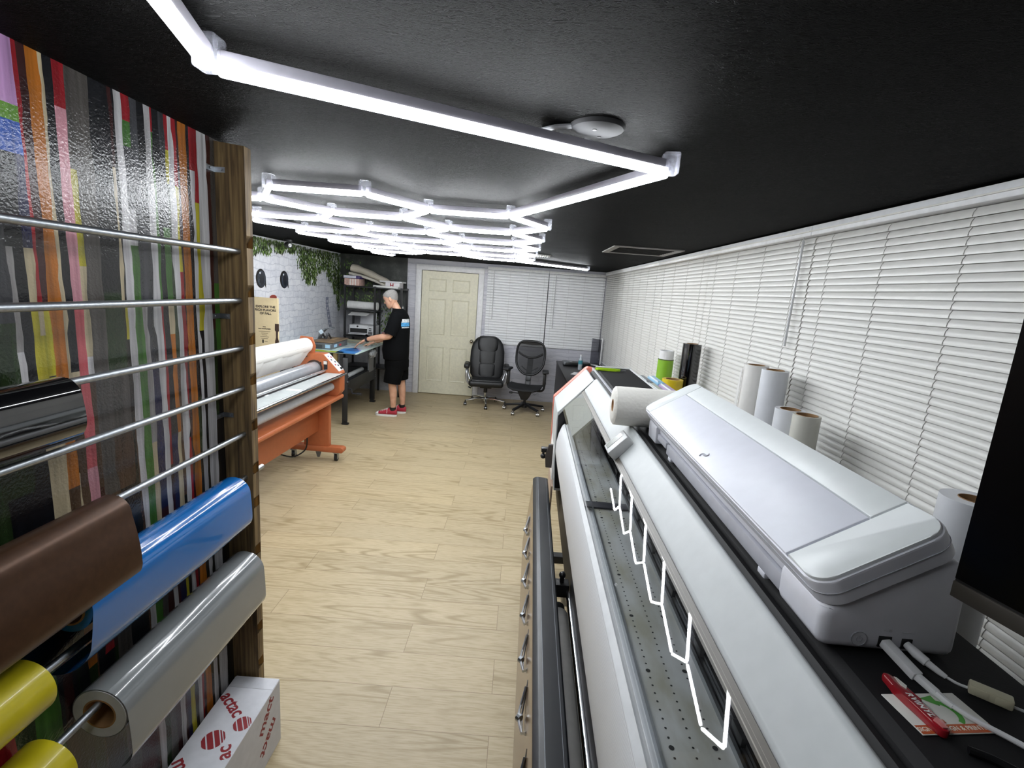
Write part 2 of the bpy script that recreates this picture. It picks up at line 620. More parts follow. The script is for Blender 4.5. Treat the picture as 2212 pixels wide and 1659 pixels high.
cols = ((x0+.12, x0+.40), (x0+.50, x0+.78))
for (a_, b_) in cols:
    panel(d, a_, b_, 1.70, 1.90)
    panel(d, a_, b_, 1.00, 1.58)
    panel(d, a_, b_, .22, .80)
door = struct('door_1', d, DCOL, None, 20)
k = MB()
k.cyl((-.765, YB, .93), (-.765, YB-.012, .93), .032, n=24)
k.cyl((-.765, YB-.01, .93), (-.765, YB-.045, .93), .011, n=16)
k.sph((-.765, YB-.06, .93), .028, (1, .8, 1))
k.build('door_knob', mat('#b9b2a2', .25, 1.), door)

# the printed wall at the left: tall torn paint strips on glossy film --------------------
struct('wall_left_near', MB().box(XM-.12, XM, YF, 1.70, 0, CEIL), mat('#26272a', .5))
struct('wall_left_return', MB().box(XL-.1, XM-.12, 1.6, 1.7, 0, CEIL), SIDEM)
PAL = dict(K='#15161a', D='#26241f', G='#3a3b3f', M='#3a1c1c', R='#8d1c24', V='#232344', P='#b48ab8', O='#a9641f', Y='#a9a02b', W='#b9b7b9', w='#8f8c8b', N='#3f6a2c', n='#26361d', B='#4a372a', k='#c08792', p='#b5555c', b='#4b4744', L='#3b5aa8', c='#b3a588', g='#5e8a35')
PK = list(PAL)
def stripe_mat(c):
    m, nt, b = newmat('film_' + c.strip('#'))
    v = coords(nt, (1, 60, 3))
    n_ = N(nt, 'TexNoise', i_Scale=1., i_Detail=4.)
    nt.links.new(v, n_.inputs['Vector'])
    cc = lin(c)
    nt.links.new(ramp(nt, n_.outputs['Fac'], [(.3, tuple(x*.42 for x in cc[:3])), (.7, tuple(min(1, x*.9) for x in cc[:3]))]), b.inputs['Base Color'])
    v2 = coords(nt)
    n2_ = N(nt, 'TexNoise', i_Scale=170., i_Detail=2.)
    nt.links.new(v2, n2_.inputs['Vector'])
    b.inputs['Roughness'].default_value = .18
    b.inputs['Specular IOR Level'].default_value = .5
    bump(nt, b, n2_.outputs['Fac'], .35, .0022)
    return m
FILM = [stripe_mat(PAL[k]) for k in PK]
# (y0, y1, [(z below which, colour) from the top])
STR = [(-.9, -.6, [(9, 'D')]), (-.6, -.45, [(9, 'W'), (1.2, 'N')]), (-.45, -.2, [(9, 'K')]), (-.2, -.05, [(9, 'O'), (1.6, 'c')]), (-.05, .1, [(9, 'K')]), (.1, .25, [(9, 'R'), (1.5, 'k')]), (.25, .4, [(9, 'b')]), (.4, .5, [(9, 'W'), (1.3, 'N')]),
 (.5, .62, [(9, 'G'), (1.5, 'n'), (.9, 'K')]), (.62, .70, [(9, 'R'), (1.6, 'k'), (1.2, 'n')]), (.70, .80, [(9, 'K'), (1.35, 'N'), (1.0, 'n')]), (.80, .855, [(9, 'O'), (1.6, 'n'), (1.2, 'W'), (.9, 'R')]), (.855, .90, [(9, 'K'), (1.5, 'n')]),
 (.90, .955, [(9, 'K'), (1.86, 'G'), (1.66, 'n'), (1.3, 'K'), (.9, 'N')]), (.955, .970, [(9, 'P'), (2.07, 'g'), (2.03, 'L'), (1.99, 'K'), (1.8, 'w'), (1.6, 'W'), (1.4, 'K')]),
 (.970, .992, [(9, 'P'), (2.07, 'g'), (2.03, 'L'), (1.98, 'K'), (1.6, 'K'), (1.1, 'M')]), (.992, 1.007, [(9, 'P'), (2.07, 'g'), (2.03, 'L'), (1.98, 'V'), (1.80, 'c'), (1.68, 'Y'), (1.45, 'c'), (1.2, 'M'), (.9, 'K')]),
 (1.007, 1.016, [(9, 'R'), (1.70, 'c'), (1.62, 'Y'), (1.4, 'c'), (1.1, 'n')]), (1.016, 1.034, [(9, 'M'), (1.70, 'Y'), (1.55, 'D'), (1.4, 'c'), (1.15, 'K')]),
 (1.034, 1.060, [(9, 'O'), (1.28, 'B'), (1.0, 'O'), (.8, 'n')]), (1.060, 1.066, [(9, 'c'), (1.1, 'B')]), (1.066, 1.088, [(9, 'K'), (1.54, 'c'), (1.50, 'B'), (1.2, 'O'), (.95, 'K')]),
 (1.088, 1.113, [(9, 'R'), (2.10, 'k'), (1.68, 'p'), (1.3, 'k'), (1.0, 'R'), (.8, 'K')]), (1.113, 1.128, [(9, 'b'), (1.98, 'Y'), (1.78, 'c'), (1.58, 'W'), (1.5, 'B'), (1.25, 'M'), (.8, 'n')]),
 (1.128, 1.172, [(9, 'b'), (1.2, 'B'), (.9, 'b')]), (1.172, 1.226, [(9, 'K'), (1.72, 'n'), (1.5, 'b'), (1.36, 'B'), (1.2, 'K'), (.7, 'M')]), (1.226, 1.234, [(9, 'M'), (2.0, 'c'), (1.7, 'D')]), (1.234, 1.241, [(9, 'K'), (1.7, 'Y'), (1.6, 'D'), (1.4, 'B')]),
 (1.241, 1.266, [(9, 'W')]), (1.266, 1.290, [(9, 'R'), (2.13, 'N'), (2.07, 'G'), (1.92, 'W'), (1.83, 'N'), (1.62, 'W'), (1.615, 'N'), (.5, 'n')]), (1.290, 1.312, [(9, 'G'), (1.7, 'w'), (1.3, 'c'), (.9, 'b')]), (1.312, 1.337, [(9, 'K'), (1.9, 'G'), (1.5, 'V'), (1.1, 'M')]),
 (1.337, 1.358, [(9, 'W')]), (1.358, 1.367, [(9, 'R'), (2.14, 'N'), (1.7, 'R'), (1.2, 'M')]), (1.367, 1.386, [(9, 'K'), (1.3, 'V')]), (1.386, 1.408, [(9, 'G'), (1.9, 'N'), (1.68, 'c'), (1.6, 'O'), (1.3, 'c'), (.9, 'Y')]), (1.408, 1.420, [(9, 'R'), (2.1, 'Y'), (2.02, 'n'), (1.5, 'B'), (1.1, 'D')]),
 (1.420, 1.443, [(9, 'W')]), (1.443, 1.453, [(9, 'R'), (2.02, 'Y'), (1.78, 'R')]), (1.453, 1.463, [(9, 'M')]), (1.463, 1.493, [(9, 'O')]), (1.493, 1.507, [(9, 'K'), (1.4, 'n'), (1.2, 'D')]), (1.507, 1.527, [(9, 'R'), (2.06, 'W')]), (1.527, 1.541, [(9, 'R'), (1.98, 'Y'), (1.6, 'K'), (1.2, 'D')]),
 (1.541, 1.587, [(9, 'W')]), (1.587, 1.602, [(9, 'M'), (1.6, 'n'), (1.3, 'K')]), (1.602, 1.69, [(9, 'b'), (1.75, 'N'), (1.5, 'K'), (.9, 'D')])]
mur = MB()
rnd = random.Random(4)
nz = 74
zs = [i*CEIL/nz for i in range(nz+1)]
bounds = sorted({round(s_[0], 3) for s_ in STR} | {round(s_[1], 3) for s_ in STR})
wob = {}
for bd in bounds:
    a_ = 0
    L = []
    for z in zs:
        a_ = .72*a_ + rnd.gauss(0, .0012) + (rnd.gauss(0, .004) if rnd.random() < .05 else 0)
        L.append(a_)
    wob[bd] = L
wob[bounds[0]] = wob[bounds[-1]] = [0]*(nz+1)
for (y0, y1, segs) in STR:
    y0, y1 = round(y0, 3), round(y1, 3)
    for i in range(nz):
        zc = (zs[i]+zs[i+1])/2
        c = segs[0][1]
        for (zb, cc) in segs:
            if zc < zb:
                c = cc
        l0, l1, r0, r1 = y0+wob[y0][i], y0+wob[y0][i+1], y1+wob[y1][i], y1+wob[y1][i+1]
        if l0 >= r0 or l1 >= r1:
            continue
        mur.poly([(XM+.002, l0, zs[i]), (XM+.002, r0, zs[i]), (XM+.002, r1, zs[i+1]), (XM+.002, l1, zs[i+1])], PK.index(c))
mur.build('torn_paint_print', FILM, bpy.data.objects['wall_left_near'], 0)
# ------------------------------------------------------------------ venetian blinds
SLAT_DARKENED = mat('#d0cfcb', .4, var=.02)  # right-wall slats: white darkened to offset the stronger light there
SLAT_LIGHTENED = mat('#eeeff1', .4, var=.02)  # back-wall slats: white lightened to make up for the weaker light there
CORD = mat('#b9b8b4', .8)
def slat_profile(p0, depth, h, n=5, lean=.4):
    """closed slat: crowned towards the room, lower edge out over the next one"""
    out = []
    for i in range(n+1):
        t = i/n
        out.append((p0 + depth*(1-t) + .16*h*math.sin(PI*t), t*h))
    return out
def blind(name, label, axis, a0, a1, plane, sgn, ztop, zbot, pitch, cords, wand=None, group=None, rail_h=.045, rail_d=.04, over=1.04):
    """axis 'y': hangs on the right wall (room towards -x); axis 'x': on the back wall (room towards -y)"""
    mid = (a0+a1)/2
    t = thing(name, label, 'window blind', (plane, mid, zbot) if axis == 'y' else (mid, plane, zbot), 0, group)
    w = (a1-a0)/2 - .004
    def P(u, d, z):      # u along, d towards the room
        return (-d, u, z) if axis == 'y' else (u, -d, z)
    def bx(mb, u0, u1, d0, d1, z0, z1, bev=0):
        a, b_ = P(u0, d0, z0), P(u1, d1, z1)
        mb.box(min(a[0], b_[0]), max(a[0], b_[0]), min(a[1], b_[1]), max(a[1], b_[1]), z0, z1, bev)
    hz = ztop - zbot
    m_ = MB()
    bx(m_, -w-.003, w+.003, -.01, rail_d, hz-rail_h, hz, .004)
    hr = m_.build('headrail', WHITE, t)
    v_ = MB()
    bx(v_, -w-.003, w+.003, rail_d, rail_d+.006, hz-rail_h*.62, hz-rail_h*.5, .001)
    v_.build('rail_lip', WARMWHITE, hr)
    m_ = MB()
    n = int((hz-rail_h-.03)/pitch)
    for i in range(n):
        z = hz - rail_h - pitch*(i+1) - .004
        pr = slat_profile(.002, pitch*.42, pitch*over)
        A = [m_.bm.verts.new(P(-w, d, z+h)) for d, h in pr]
        B = [m_.bm.verts.new(P(w, d, z+h)) for d, h in pr]
        for k in range(len(pr)-1):
            m_.bm.faces.new((A[k], B[k], B[k+1], A[k+1]))
    zl = hz - rail_h - pitch*n - .004
    me = m_.build('slats', SLAT_DARKENED if axis == 'y' else SLAT_LIGHTENED, t, 60)
    m_ = MB()
    bx(m_, -w, w, -.004, .016, max(zl-.022, 0), max(zl-.022, 0)+.02, .004)
    m_.build('bottom_rail', WHITE, t)
    for cpos in cords:
        m_ = MB()
        u = cpos - mid
        for i in range(n):
            z = hz - rail_h - pitch*(i+1) - .004
            pts = [P(u, pitch*.42+.004, z+pitch*.02), P(u, pitch*.36+.004, z+pitch*.5), P(u, pitch*.1+.004, z+pitch*.95)]
            m_.tube(pts, .0011, 5)
        m_.build('ladder_cord', CORD, t)
    if wand:
        u, zt, zb_ = wand
        m_ = MB()
        m_.cyl(P(u-mid, .034, zb_-zbot), P(u-mid, .03, zt-zbot), .0055, n=6)
        m_.tube([P(u-mid, .03, zt-zbot), P(u-mid, .03, zt-zbot+.02), P(u-mid, .034, hz-.02)], .0025, 6)
        m_.build('tilt_wand', mat('#c3c4c6', .25), t)
    return t
BX = 1.345
ysp = [-.18, 1.09, 2.36, 3.635, 4.89, 6.15, 7.40, 7.96]
blab = ['white slatted blind at the right edge of the photo beside the black monitor', 'white slatted blind behind the monitor and the nearest standing white roll', 'white slatted blind with a long grey wand behind the paired white rolls',
        'white slatted blind behind the tall black film roll', 'white slatted blind behind the green film roll', 'white slatted blind on the long wall above the black desk', 'narrow white slatted blind on the long wall next to the far corner']
for i in range(7):
    a, b_ = ysp[i], ysp[i+1]
    L = b_-a
    cords = [a+L*f for f in (.1, .37, .64, .9)]
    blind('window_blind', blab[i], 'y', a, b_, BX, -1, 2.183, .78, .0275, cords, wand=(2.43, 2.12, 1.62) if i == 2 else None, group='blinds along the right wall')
wp_ = MB().box(-.56, 1.33, YB-.004, YB-.001, .95, 2.12)
struct('window_1', wp_, mat('#3a3d42', .15))
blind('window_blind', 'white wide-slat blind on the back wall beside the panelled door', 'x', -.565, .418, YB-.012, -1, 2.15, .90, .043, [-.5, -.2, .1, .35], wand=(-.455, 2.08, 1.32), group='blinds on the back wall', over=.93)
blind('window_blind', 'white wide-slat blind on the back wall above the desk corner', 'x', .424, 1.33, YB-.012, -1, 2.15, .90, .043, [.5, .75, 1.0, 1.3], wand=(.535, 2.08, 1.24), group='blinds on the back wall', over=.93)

# ------------------------------------------------------------------ hexagon light grid on the ceiling
m, nt, b = newmat('led_tube_face')
b.inputs['Base Color'].default_value = (1, 1, 1, 1)
b.inputs['Emission Color'].default_value = (.93, .97, 1., 1)
b.inputs['Emission Strength'].default_value = 58.
LED = m
HOUS = mat('#8e8b94', .4)
CLEARC, nt, b = newmat('frosted_clear_plastic')
b.inputs['Base Color'].default_value = lin('#dadce8')
b.inputs['Roughness'].default_value = .15
b.inputs['Alpha'].default_value = .24
lg = thing('hexagon_light_grid', 'white glowing LED tubes joined into a hexagon grid under the black ceiling', 'ceiling light', (-.4, 3.4, 2.125))
s, th = .39314, .004544
o0 = Vector((-1.0615, 2.09215))
ea = s*Vector((math.cos(th), math.sin(th)))
eb = s*Vector((math.cos(th+PI/3), math.sin(th+PI/3)))
def V(u, v):
    return o0 + u*ea + v*eb
chains = [[(0, 0), (1, 0), (1, 1), (2, 1), (2, 2)],
          [(-2, 1), (-1, 1), (-1, 2), (0, 2), (0, 3), (1, 3), (1, 4)],
          [(-3, 2), (-3, 3), (-2, 3), (-2, 4), (-1, 4), (-1, 5), (0, 5), (0, 6)],
          [(-4, 4), (-4, 5), (-3, 5), (-3, 6), (-2, 6), (-2, 7), (-1, 7), (-1, 8)],
          [(-5, 6), (-5, 7), (-4, 7), (-4, 8), (-3, 8), (-3, 9), (-2, 9), (-2, 10)],
          [(-6, 8), (-6, 9), (-5, 9), (-5, 10), (-4, 10), (-4, 11), (-3, 11)],
          [(-7, 10), (-7, 11), (-6, 11)]]
edges = []
nodes = set()
for c in chains:
    nodes |= set(c)
    edges += list(zip(c, c[1:]))
for n_ in list(nodes):
    m_ = (n_[0]-1, n_[1]+1)           # third direction, only from alternating joints
    par = (n_[0]*2 + n_[1]) % 3
    if m_ in nodes and (n_, m_) not in edges:
        # a joint of a hexagon has three tubes 120 degrees apart
        hasE2 = any(e == (n_, (n_[0], n_[1]+1)) for e in edges)
        hasE1 = any(e == ((n_[0]-1, n_[1]), n_) for e in edges)
        cand = [e for e in edges if n_ in e]
        ok = not any((e[0] == n_ and e[1] == (n_[0], n_[1]+1)) and False for e in cand)
        # tubes already here: directions
        dirs = []
        for e in cand:
            q = e[1] if e[0] == n_ else e[0]
            dirs.append((q[0]-n_[0], q[1]-n_[1]))
        if (1, 0) in dirs or (0, -1) in dirs:
            if not ((-1, 0) in dirs or (0, 1) in dirs):
                edges.append((n_, m_))
pts2 = [(V(*a), V(*b_)) for a, b_ in edges]
# end of the last row and the long border tubes
A_, B_, C_ = Vector((-.575, .935)), Vector((.377, 1.423)), V(2, 1)
far0 = V(-3, 11)
extra = [(V(-7, 11), V(-8, 12)), (V(-8, 12), V(-8, 12)+Vector((.17, .36))), (A_, B_), (B_, C_), (A_, A_+Vector((.30, -.99))),
         (far0, Vector((.851, 6.638)))]
joints = {(round(p.x, 3), round(p.y, 3)): p for e in pts2+extra for p in e}
cx, cy = lg.location.x, lg.location.y
for a, b_ in pts2+extra:
    d = (b_-a).normalized()
    a2, b2 = a + d*.012, b_ - d*.012
    f = lambda p, z: (p.x-cx, p.y-cy, z)
    hb = MB().bar(f(a2, .031), f(b2, .031), .020, .022, .003)
    tb = hb.build('tube', HOUS, lg, 30)
    eb_ = MB().bar(f(a2, .0098), f(b2, .0098), .019, .0195, .006)
    eb_.build('diffuser', LED, tb, 40)
for p in joints.values():
    c_ = MB().box(p.x-cx-.021, p.x-cx+.021, p.y-cy-.021, p.y-cy+.021, .006, .062, .005)
    c_.build('joint_clip', CLEARC, lg)

# ------------------------------------------------------------------ things fixed to the ceiling
t = thing('ceiling_cover_plate', 'round dark grey plate on the black ceiling beside the long tube', 'cover plate', (.151, 1.262, CEIL))
MB().lathe([(0, -.016), (.045, -.016), (.062, -.009), (.066, -.002), (.066, 0), (0, 0)], n=40).build('plate', mat('#38383a', .75, spec=.2), t)
sc = MB()
for a in (R(70), R(250)):
    sc.cyl((.027*math.cos(a), .027*math.sin(a), -.0175), (.027*math.cos(a), .027*math.sin(a), -.014), .005, n=10)
sc.build('screws', MATTEBLACK, t)
tag(MB().tube([(.09, 1.255, CEIL-.006), (.05, 1.27, CEIL-.006), (.02, 1.30, CEIL-.006)], .006, 8).build('cable', mat('#8b8c90', .5), None), 'short grey cable from the round ceiling plate to the long tube', 'cable')
tag(MB().tube([(.13, 1.335, CEIL-.01), (.2, 1.352, CEIL-.02), (.27, 1.385, CEIL-.03), (.33, 1.40, CEIL-.035), (.37, 1.43, CEIL-.03)], .0045, 8).build('cable', mat('#a8a9ad', .4), None), 'pale wire lying along the end of the long ceiling tube', 'cable')
t = thing('return_air_vent', 'rectangular dark ceiling vent in a grey frame near the right blinds', 'vent', (.95, 4.17, CEIL))
fr_ = MB()
fr_.box(-.27, .27, -.29, -.25, -.008, 0).box(-.27, .27, .25, .29, -.008, 0).box(-.27, -.22, -.25, .25, -.008, 0).box(.22, .27, -.25, .25, -.008, 0)
fr_.build('frame', mat('#7d7b79', .5), t)
gv = MB().box(-.22, .22, -.25, .25, -.002, 0)
for i in range(9):
    gv.box(-.22, .22, -.23+i*.055, -.225+i*.055, -.006, -.002)
gv.build('grille', mat('#0e0e0f', .7), t)
t = thing('ceiling_register', 'small slotted grey register on the ceiling past the light grid', 'vent', (.19, 5.42, CEIL))
MB().box(-.09, .09, -.12, .12, -.006, 0, .002).build('frame', mat('#8f8f90', .5), t)
lv = MB()
for i in range(6):
    lv.box(-.07+i*.024, -.058+i*.024, -.1, .1, -.014, -.006)
lv.build('louvers', mat('#c9c9ca', .5), t)
t = thing('security_camera', 'small black camera on the ceiling above the leaf print', 'camera', (-2.76, 5.85, CEIL))
MB().cyl((0, 0, 0), (0, 0, -.02), .05, n=24).build('mount', BLACK, t)
MB().cyl((-.03, .04, -.055), (.05, -.06, -.065), .032, n=20).build('body', MATTEBLACK, t)
MB().cyl((.05, -.06, -.065), (.058, -.07, -.066), .02, n=16).build('lens', CHROME, t)

# ------------------------------------------------------------------ roll rack at the left
m, nt, b = newmat('weathered_board')
v = coords(nt, (9, 9, .9))
wn = N(nt, 'TexNoise', i_Scale=6., i_Detail=5., i_Distortion=.6)
nt.links.new(v, wn.inputs['Vector'])
v2 = coords(nt, (60, 60, 1.2))
w2 = N(nt, 'TexNoise', i_Scale=2., i_Detail=3.)
nt.links.new(v2, w2.inputs['Vector'])
cb = mixc(nt, .5, wn.outputs['Fac'], w2.outputs['Fac'])
nt.links.new(ramp(nt, cb, [(.36, lin('#453623')), (.5, lin('#6f5a3b')), (.62, lin('#8b744d'))]), b.inputs['Base Color'])
b.inputs['Roughness'].default_value = .75
bump(nt, b, w2.outputs['Fac'], .3, .003)
WOOD = m
RZ = [1.853, 1.695, 1.536, 1.397, 1.2345, 1.074, .945, .757, .60, .435, .282]
RX = -.93
def notched():
    xb, xf = XM, -.902
    pl = [(xb, 2.185), (xf, 2.175)]
    for z in RZ:
        pl += [(xf, z+.052), (RX-.004, z+.012), (RX-.010, z), (RX-.002, z-.0095), (xf, z+.012)]
    pl += [(xf, .0), (xb, .0)]
    return pl
rack = thing('roll_rack_board', 'upright notched timber board on the torn paint print carrying the pipe ends', 'rack', (XM, 1.645, 0))
mb = MB()
A = [mb.bm.verts.new((x-XM, -.019, z)) for x, z in notched()]
B = [mb.bm.verts.new((x-XM, .019, z)) for x, z in notched()]
n = len(A)
for i in range(n):
    mb.bm.faces.new((A[i], A[(i+1) % n], B[(i+1) % n], B[i]))
f1 = mb.bm.faces.new(A)
f2 = mb.bm.faces.new(B[::-1])
bmesh.ops.triangulate(mb.bm, faces=[f1, f2])
mb.build('board', WOOD, rack, 0)
for z in (2.10, 1.64, 1.30, .86):
    br_ = MB().box(.001, .036, -.0215, -.019, z-.008, z+.008).box(.001, .004, -.06, -.019, z-.008, z+.008)
    br_.cyl((.026, -.0215, z), (.026, -.026, z), .004, n=8).cyl((.004, -.045, z), (.007, -.045, z), .004, n=8)
    br_.build('angle_bracket', STEEL, rack)
# second board stands beyond the left edge of the photo and carries the near pipe ends
dup(rack, (XM, -.42, 0), 0, 'second notched timber board carrying the near pipe ends, beyond the left edge')
PIPE = GALV
pl_ = ['highest of the galvanised pipes on the timber board', 'second highest galvanised pipe, empty, crossing in front of the paint print', 'galvanised pipe holding the glossy black roll', 'bare galvanised pipe passing just below the glossy black roll',
       'galvanised pipe holding the brown roll', 'galvanised pipe holding the blue roll', 'galvanised pipe holding the yellow roll under the brown one', 'galvanised pipe holding the grey roll and the lowest yellow roll']
for i, z in enumerate(RZ[:8]):
    o = MB().ring((RX, -.46, z), (RX, 1.70 if i != 5 else 1.74, z), .0088, .0068, 18).build('pipe', PIPE, None, 40)
    tag(o, pl_[i], 'pipe', 'galvanised pipes across the rack')

def vinyl(col, rough=.18, metal=0., coat=0.6, var=.03):
    return mat(col, rough, metal, .5, coat, var, 12.)
def roll(label, rodz, drop, Rr, ri, y0, y1, film, tail=None, back=None, core=CARD, end=None, wrap=0.):
    t = thing('vinyl_roll', label, 'vinyl roll', (RX, (y0+y1)/2, rodz-drop), 0, 'vinyl rolls on the rack')
    h = (y1-y0)/2
    MB().ring((0, -h, 0), (0, h, 0), Rr, ri+.0012, 56).build('film_winding', film, t)
    MB().ring((0, -h-.0015, 0), (0, h+.0015, 0), ri+.0012, ri-.003 if ri > .02 else ri-.001, 40).build('core', core, t)
    if end:
        MB().ring((0, -h-.0012, 0), (0, -h-.0002, 0), Rr-.003, ri+.001, 48).build('end_face', end, t)
    if tail:
        L, rc, th_ = tail[:3]
        near = tail[3] if len(tail) > 3 else 0
        bow = tail[4] if len(tail) > 4 else .004
        r2 = Rr+.0012
        pts = [(r2*math.cos(a), r2*math.sin(a)) for a in [R(70-10*k) for k in range(8)]]
        m0 = 8
        for k in range(1, 7):
            pts.append((r2 + bow*math.sin(k/6*PI*.5), -L*k/6))
        xx, zz = pts[-1]
        for k in range(1, 13):
            a = th_*k/12
            pts.append((xx - rc*(1-math.cos(a)), zz - rc*math.sin(a)))
        mb_ = MB()
        for off, mi in ((0, 0), (-.0007, 1)):
            rows = []
            ny = 10
            for j in range(ny+1):
                y = -h + 2*h*j/ny
                k_ = 1 + near*max(0, 1-j/ny*1.4)
                row = []
                for i, (x, z) in enumerate(pts):
                    tt = max(0, i-7)/18
                    x2, z2 = x, z
                    if tt > 0:
                        z2 = z - .10*near*tt*max(0, 1-j/ny*1.5)*.4
                        x2 = x - .05*near*tt*max(0, 1-j/ny*1.5)
                    row.append(mb_.bm.verts.new((x2+off, y, z2+off)))
                rows.append(row)
            for ra, rb in zip(rows, rows[1:]):
                for i in range(len(pts)-1):
                    f = mb_.bm.faces.new((ra[i], ra[i+1], rb[i+1], rb[i]))
                    f.material_index = mi
        me_ = mb_.build('loose_end', [film, back or film], t, 60)
    return t
VBLK = vinyl('#070709', .09, coat=1.)
VBRN = mat('#4a3222', .34, .5, .5, 0., .12, 60)
VBLU = vinyl('#1269b4', .16)
VGRY = vinyl('#7c8082', .16)
VYEL = vinyl('#c3b41c', .3, coat=.3, var=.12)
LINER = mat('#6f7175', .5)
roll('glossy black vinyl roll with a loose end, topmost roll on the rack', RZ[2], .0265, .043, .0385, .18, .968, VBLK, (.045, .05, 1.9), mat('#2a2b2d', .4))
roll('metallic dark brown vinyl roll with a loose end hanging down', RZ[4], .0265, .044, .0385, .2, 1.067, VBRN, (.125, .05, .55, 0, .017), LINER)
roll('bright blue vinyl roll with its loose end curling up at the near end', RZ[5], .0265, .056, .0385, .93, 1.555, VBLU, (.082, .05, 1.9, 1.), LINER)
roll('grey vinyl roll showing its cardboard core, thickest roll on the rack', RZ[7], .0265, .0665, .0385, .982, 1.61, VGRY, (.098, .055, 1.15), LINER, end=mat('#d2d3d8', .4))
roll('yellow vinyl roll below the brown roll, upper of the two yellow ones', RZ[6], .0004, .060, .0102, .15, .832, VYEL)
roll('yellow vinyl roll at the bottom left corner, on the pipe of the grey roll', RZ[7], .0245, .064, .0365, .1, .852, VYEL)

# ------------------------------------------------------------------ carton on the floor under the rack
REDINK = mat('#8c1f28', .55)
bx_ = thing('vinyl_carton', 'long white carton with red lettering on the floor below the grey roll', 'box', (-.90, 1.09, 0))
bw, bl, bh = .085, .525, .268
MB().box(-bw, bw, -bl, bl, 0, bh, .002, 1).build('carton', mat('#cfd0d6', .6, var=.05), bx_)
tp = MB().box(-bw+.004, bw-.002, bl-.052, bl, bh, bh+.0008)
tp.build('packing_tape', mat('#c2c3c9', .25), bx_)
def logo(M, r=.036):
    L_ = MB()
    for k, (x0_, x1_) in enumerate(((-.95, -.62), (-.5, -.02), (.1, .5), (.6, .72), (.8, .95))):
        pts = []
        for (x, sgn) in [(x0_ + (x1_-x0_)*i/6, 1) for i in range(7)] + [(x1_ - (x1_-x0_)*i/6, -1) for i in range(7)]:
            pts.append(M @ Vector((r*x, sgn*r*math.sqrt(max(0, 1-x*x)), .0006)))
        L_.poly(pts)
    L_.build('logo', REDINK, bx_, 0)
def letter(body, M):
    L_ = MB()
    text(L_, body, .062, M, bold=.0014)
    L_.build('lettering', REDINK, bx_, 0)
def onTop(x, y, ang):
    return Matrix.Translation((x, y, bh)) @ Matrix.Rotation(ang, 4, 'Z')
def onSide(y, z, ang):
    return frame3((bw, y, z), (0, 1, 0), (0, 0, 1)) @ Matrix.Rotation(ang, 4, 'Z')
letter('actac', onTop(-.0245, .398, R(-40)))
logo(onTop(.053, .325, R(35)), .029)
logo(onTop(-.006, .259, R(35)))
letter('ac', onTop(.054, .218, R(118)))
letter('mac', onTop(-.034, .150, R(-44)))
letter('actac', onTop(-.0245, -.05, R(-40)))
letter('mact', onSide(.420, .205, R(46)))
letter('mact', onSide(.433, .104, R(216)))
letter('mactac', onSide(.12, .16, R(46)))
# ------------------------------------------------------------------ wide-format printer (p across, q along, turned 1.36 deg)
YAW = R(-1.36)
sK = .924
def PZ(p0, z0):                     # measured profile -> true scale
    return (p0*sK, H - sK*(H - z0))
ZT = 1.365
Q0, Q1, Q2, Q3 = -.45, 2.60, 2.99, 3.05
WP = mat('#b3b7b8', .45, spec=.35, var=.03)
WPG = mat('#9a9d9e', .45)
PINK = mat('#c9705f', .45)
pr = thing('wide_format_printer', 'long white and black wide-format roll printer with clear front cover and red end trim', 'printer', (0, 0, 0), YAW)
# black body with the flat black top
top = [(.405, ZT-.03), (.412, ZT-.008), (.425, ZT), (.63, ZT), (.636, ZT-.006), (.636, .78), (.40, .78), (.40, 1.0), (.43, 1.02), (.43, ZT-.045)]
MB().prism(top, 'y', Q0, Q3-.01).build('black_top_body', mat('#141416', .7, spec=.25, var=.1, bmp=.05, nscale=300), pr, 30)
MB().prism([(.372, ZT-.035), (.378, ZT-.012), (.392, ZT-.004), (.405, ZT-.010), (.405, ZT-.04)], 'y', Q0, Q1+.3).build('rubber_strip', mat('#151517', .6, spec=.3), pr, 40)
# white beam along the cover
bp = [PZ(.341, 1.266), PZ(.336, 1.258), PZ(.352, 1.225), PZ(.40, 1.27), PZ(.418, 1.30), PZ(.412, 1.325), PZ(.402, 1.332), PZ(.392, 1.328)]
MB().prism(bp, 'y', Q0, Q1-.03, .003).build('cover_beam', WP, pr, 30)
a, z = PZ(.336, 1.2575)
MB().prism([(a-.012, z-.015), (a-.0135, z-.0135), (a-.001, z+.001), (a+.0005, z-.0005)], 'y', Q0, Q1-.03).build('seal_strip', mat('#57524b', .4), pr, 0)
sl_ = MB()
for k in range(3):
    a, z = PZ(.334-.0048*k, 1.2555-.0052*k)
    sl_.prism([(a-.0005, z+.0010), (a+.0008, z+.0022), (a+.0022, z+.0010), (a+.0008, z-.0004)], 'y', Q0, Q1-.03)
sl_.build('seal_lines', mat('#8d877e', .4), pr, 0)
# clear sloping window
w0, w1 = PZ(.324, 1.247), PZ(.222, 1.138)
dx, dz = w0[0]-w1[0], w0[1]-w1[1]
ln = math.hypot(dx, dz)
nx, nz_ = -dz/ln*.004, dx/ln*.004
wq = [w0, w1, (w1[0]+.006, w1[1]-.030), (w1[0]+.010, w1[1]-.030), (w1[0]-nx, w1[1]-nz_), (w0[0]-nx, w0[1]-nz_)]
m_ = clear('clear_window_sheet', '#f6f7f7', .95, .012)
MB().prism(wq, 'y', Q0, Q1-.02).build('window_cover', m_, pr, 20)
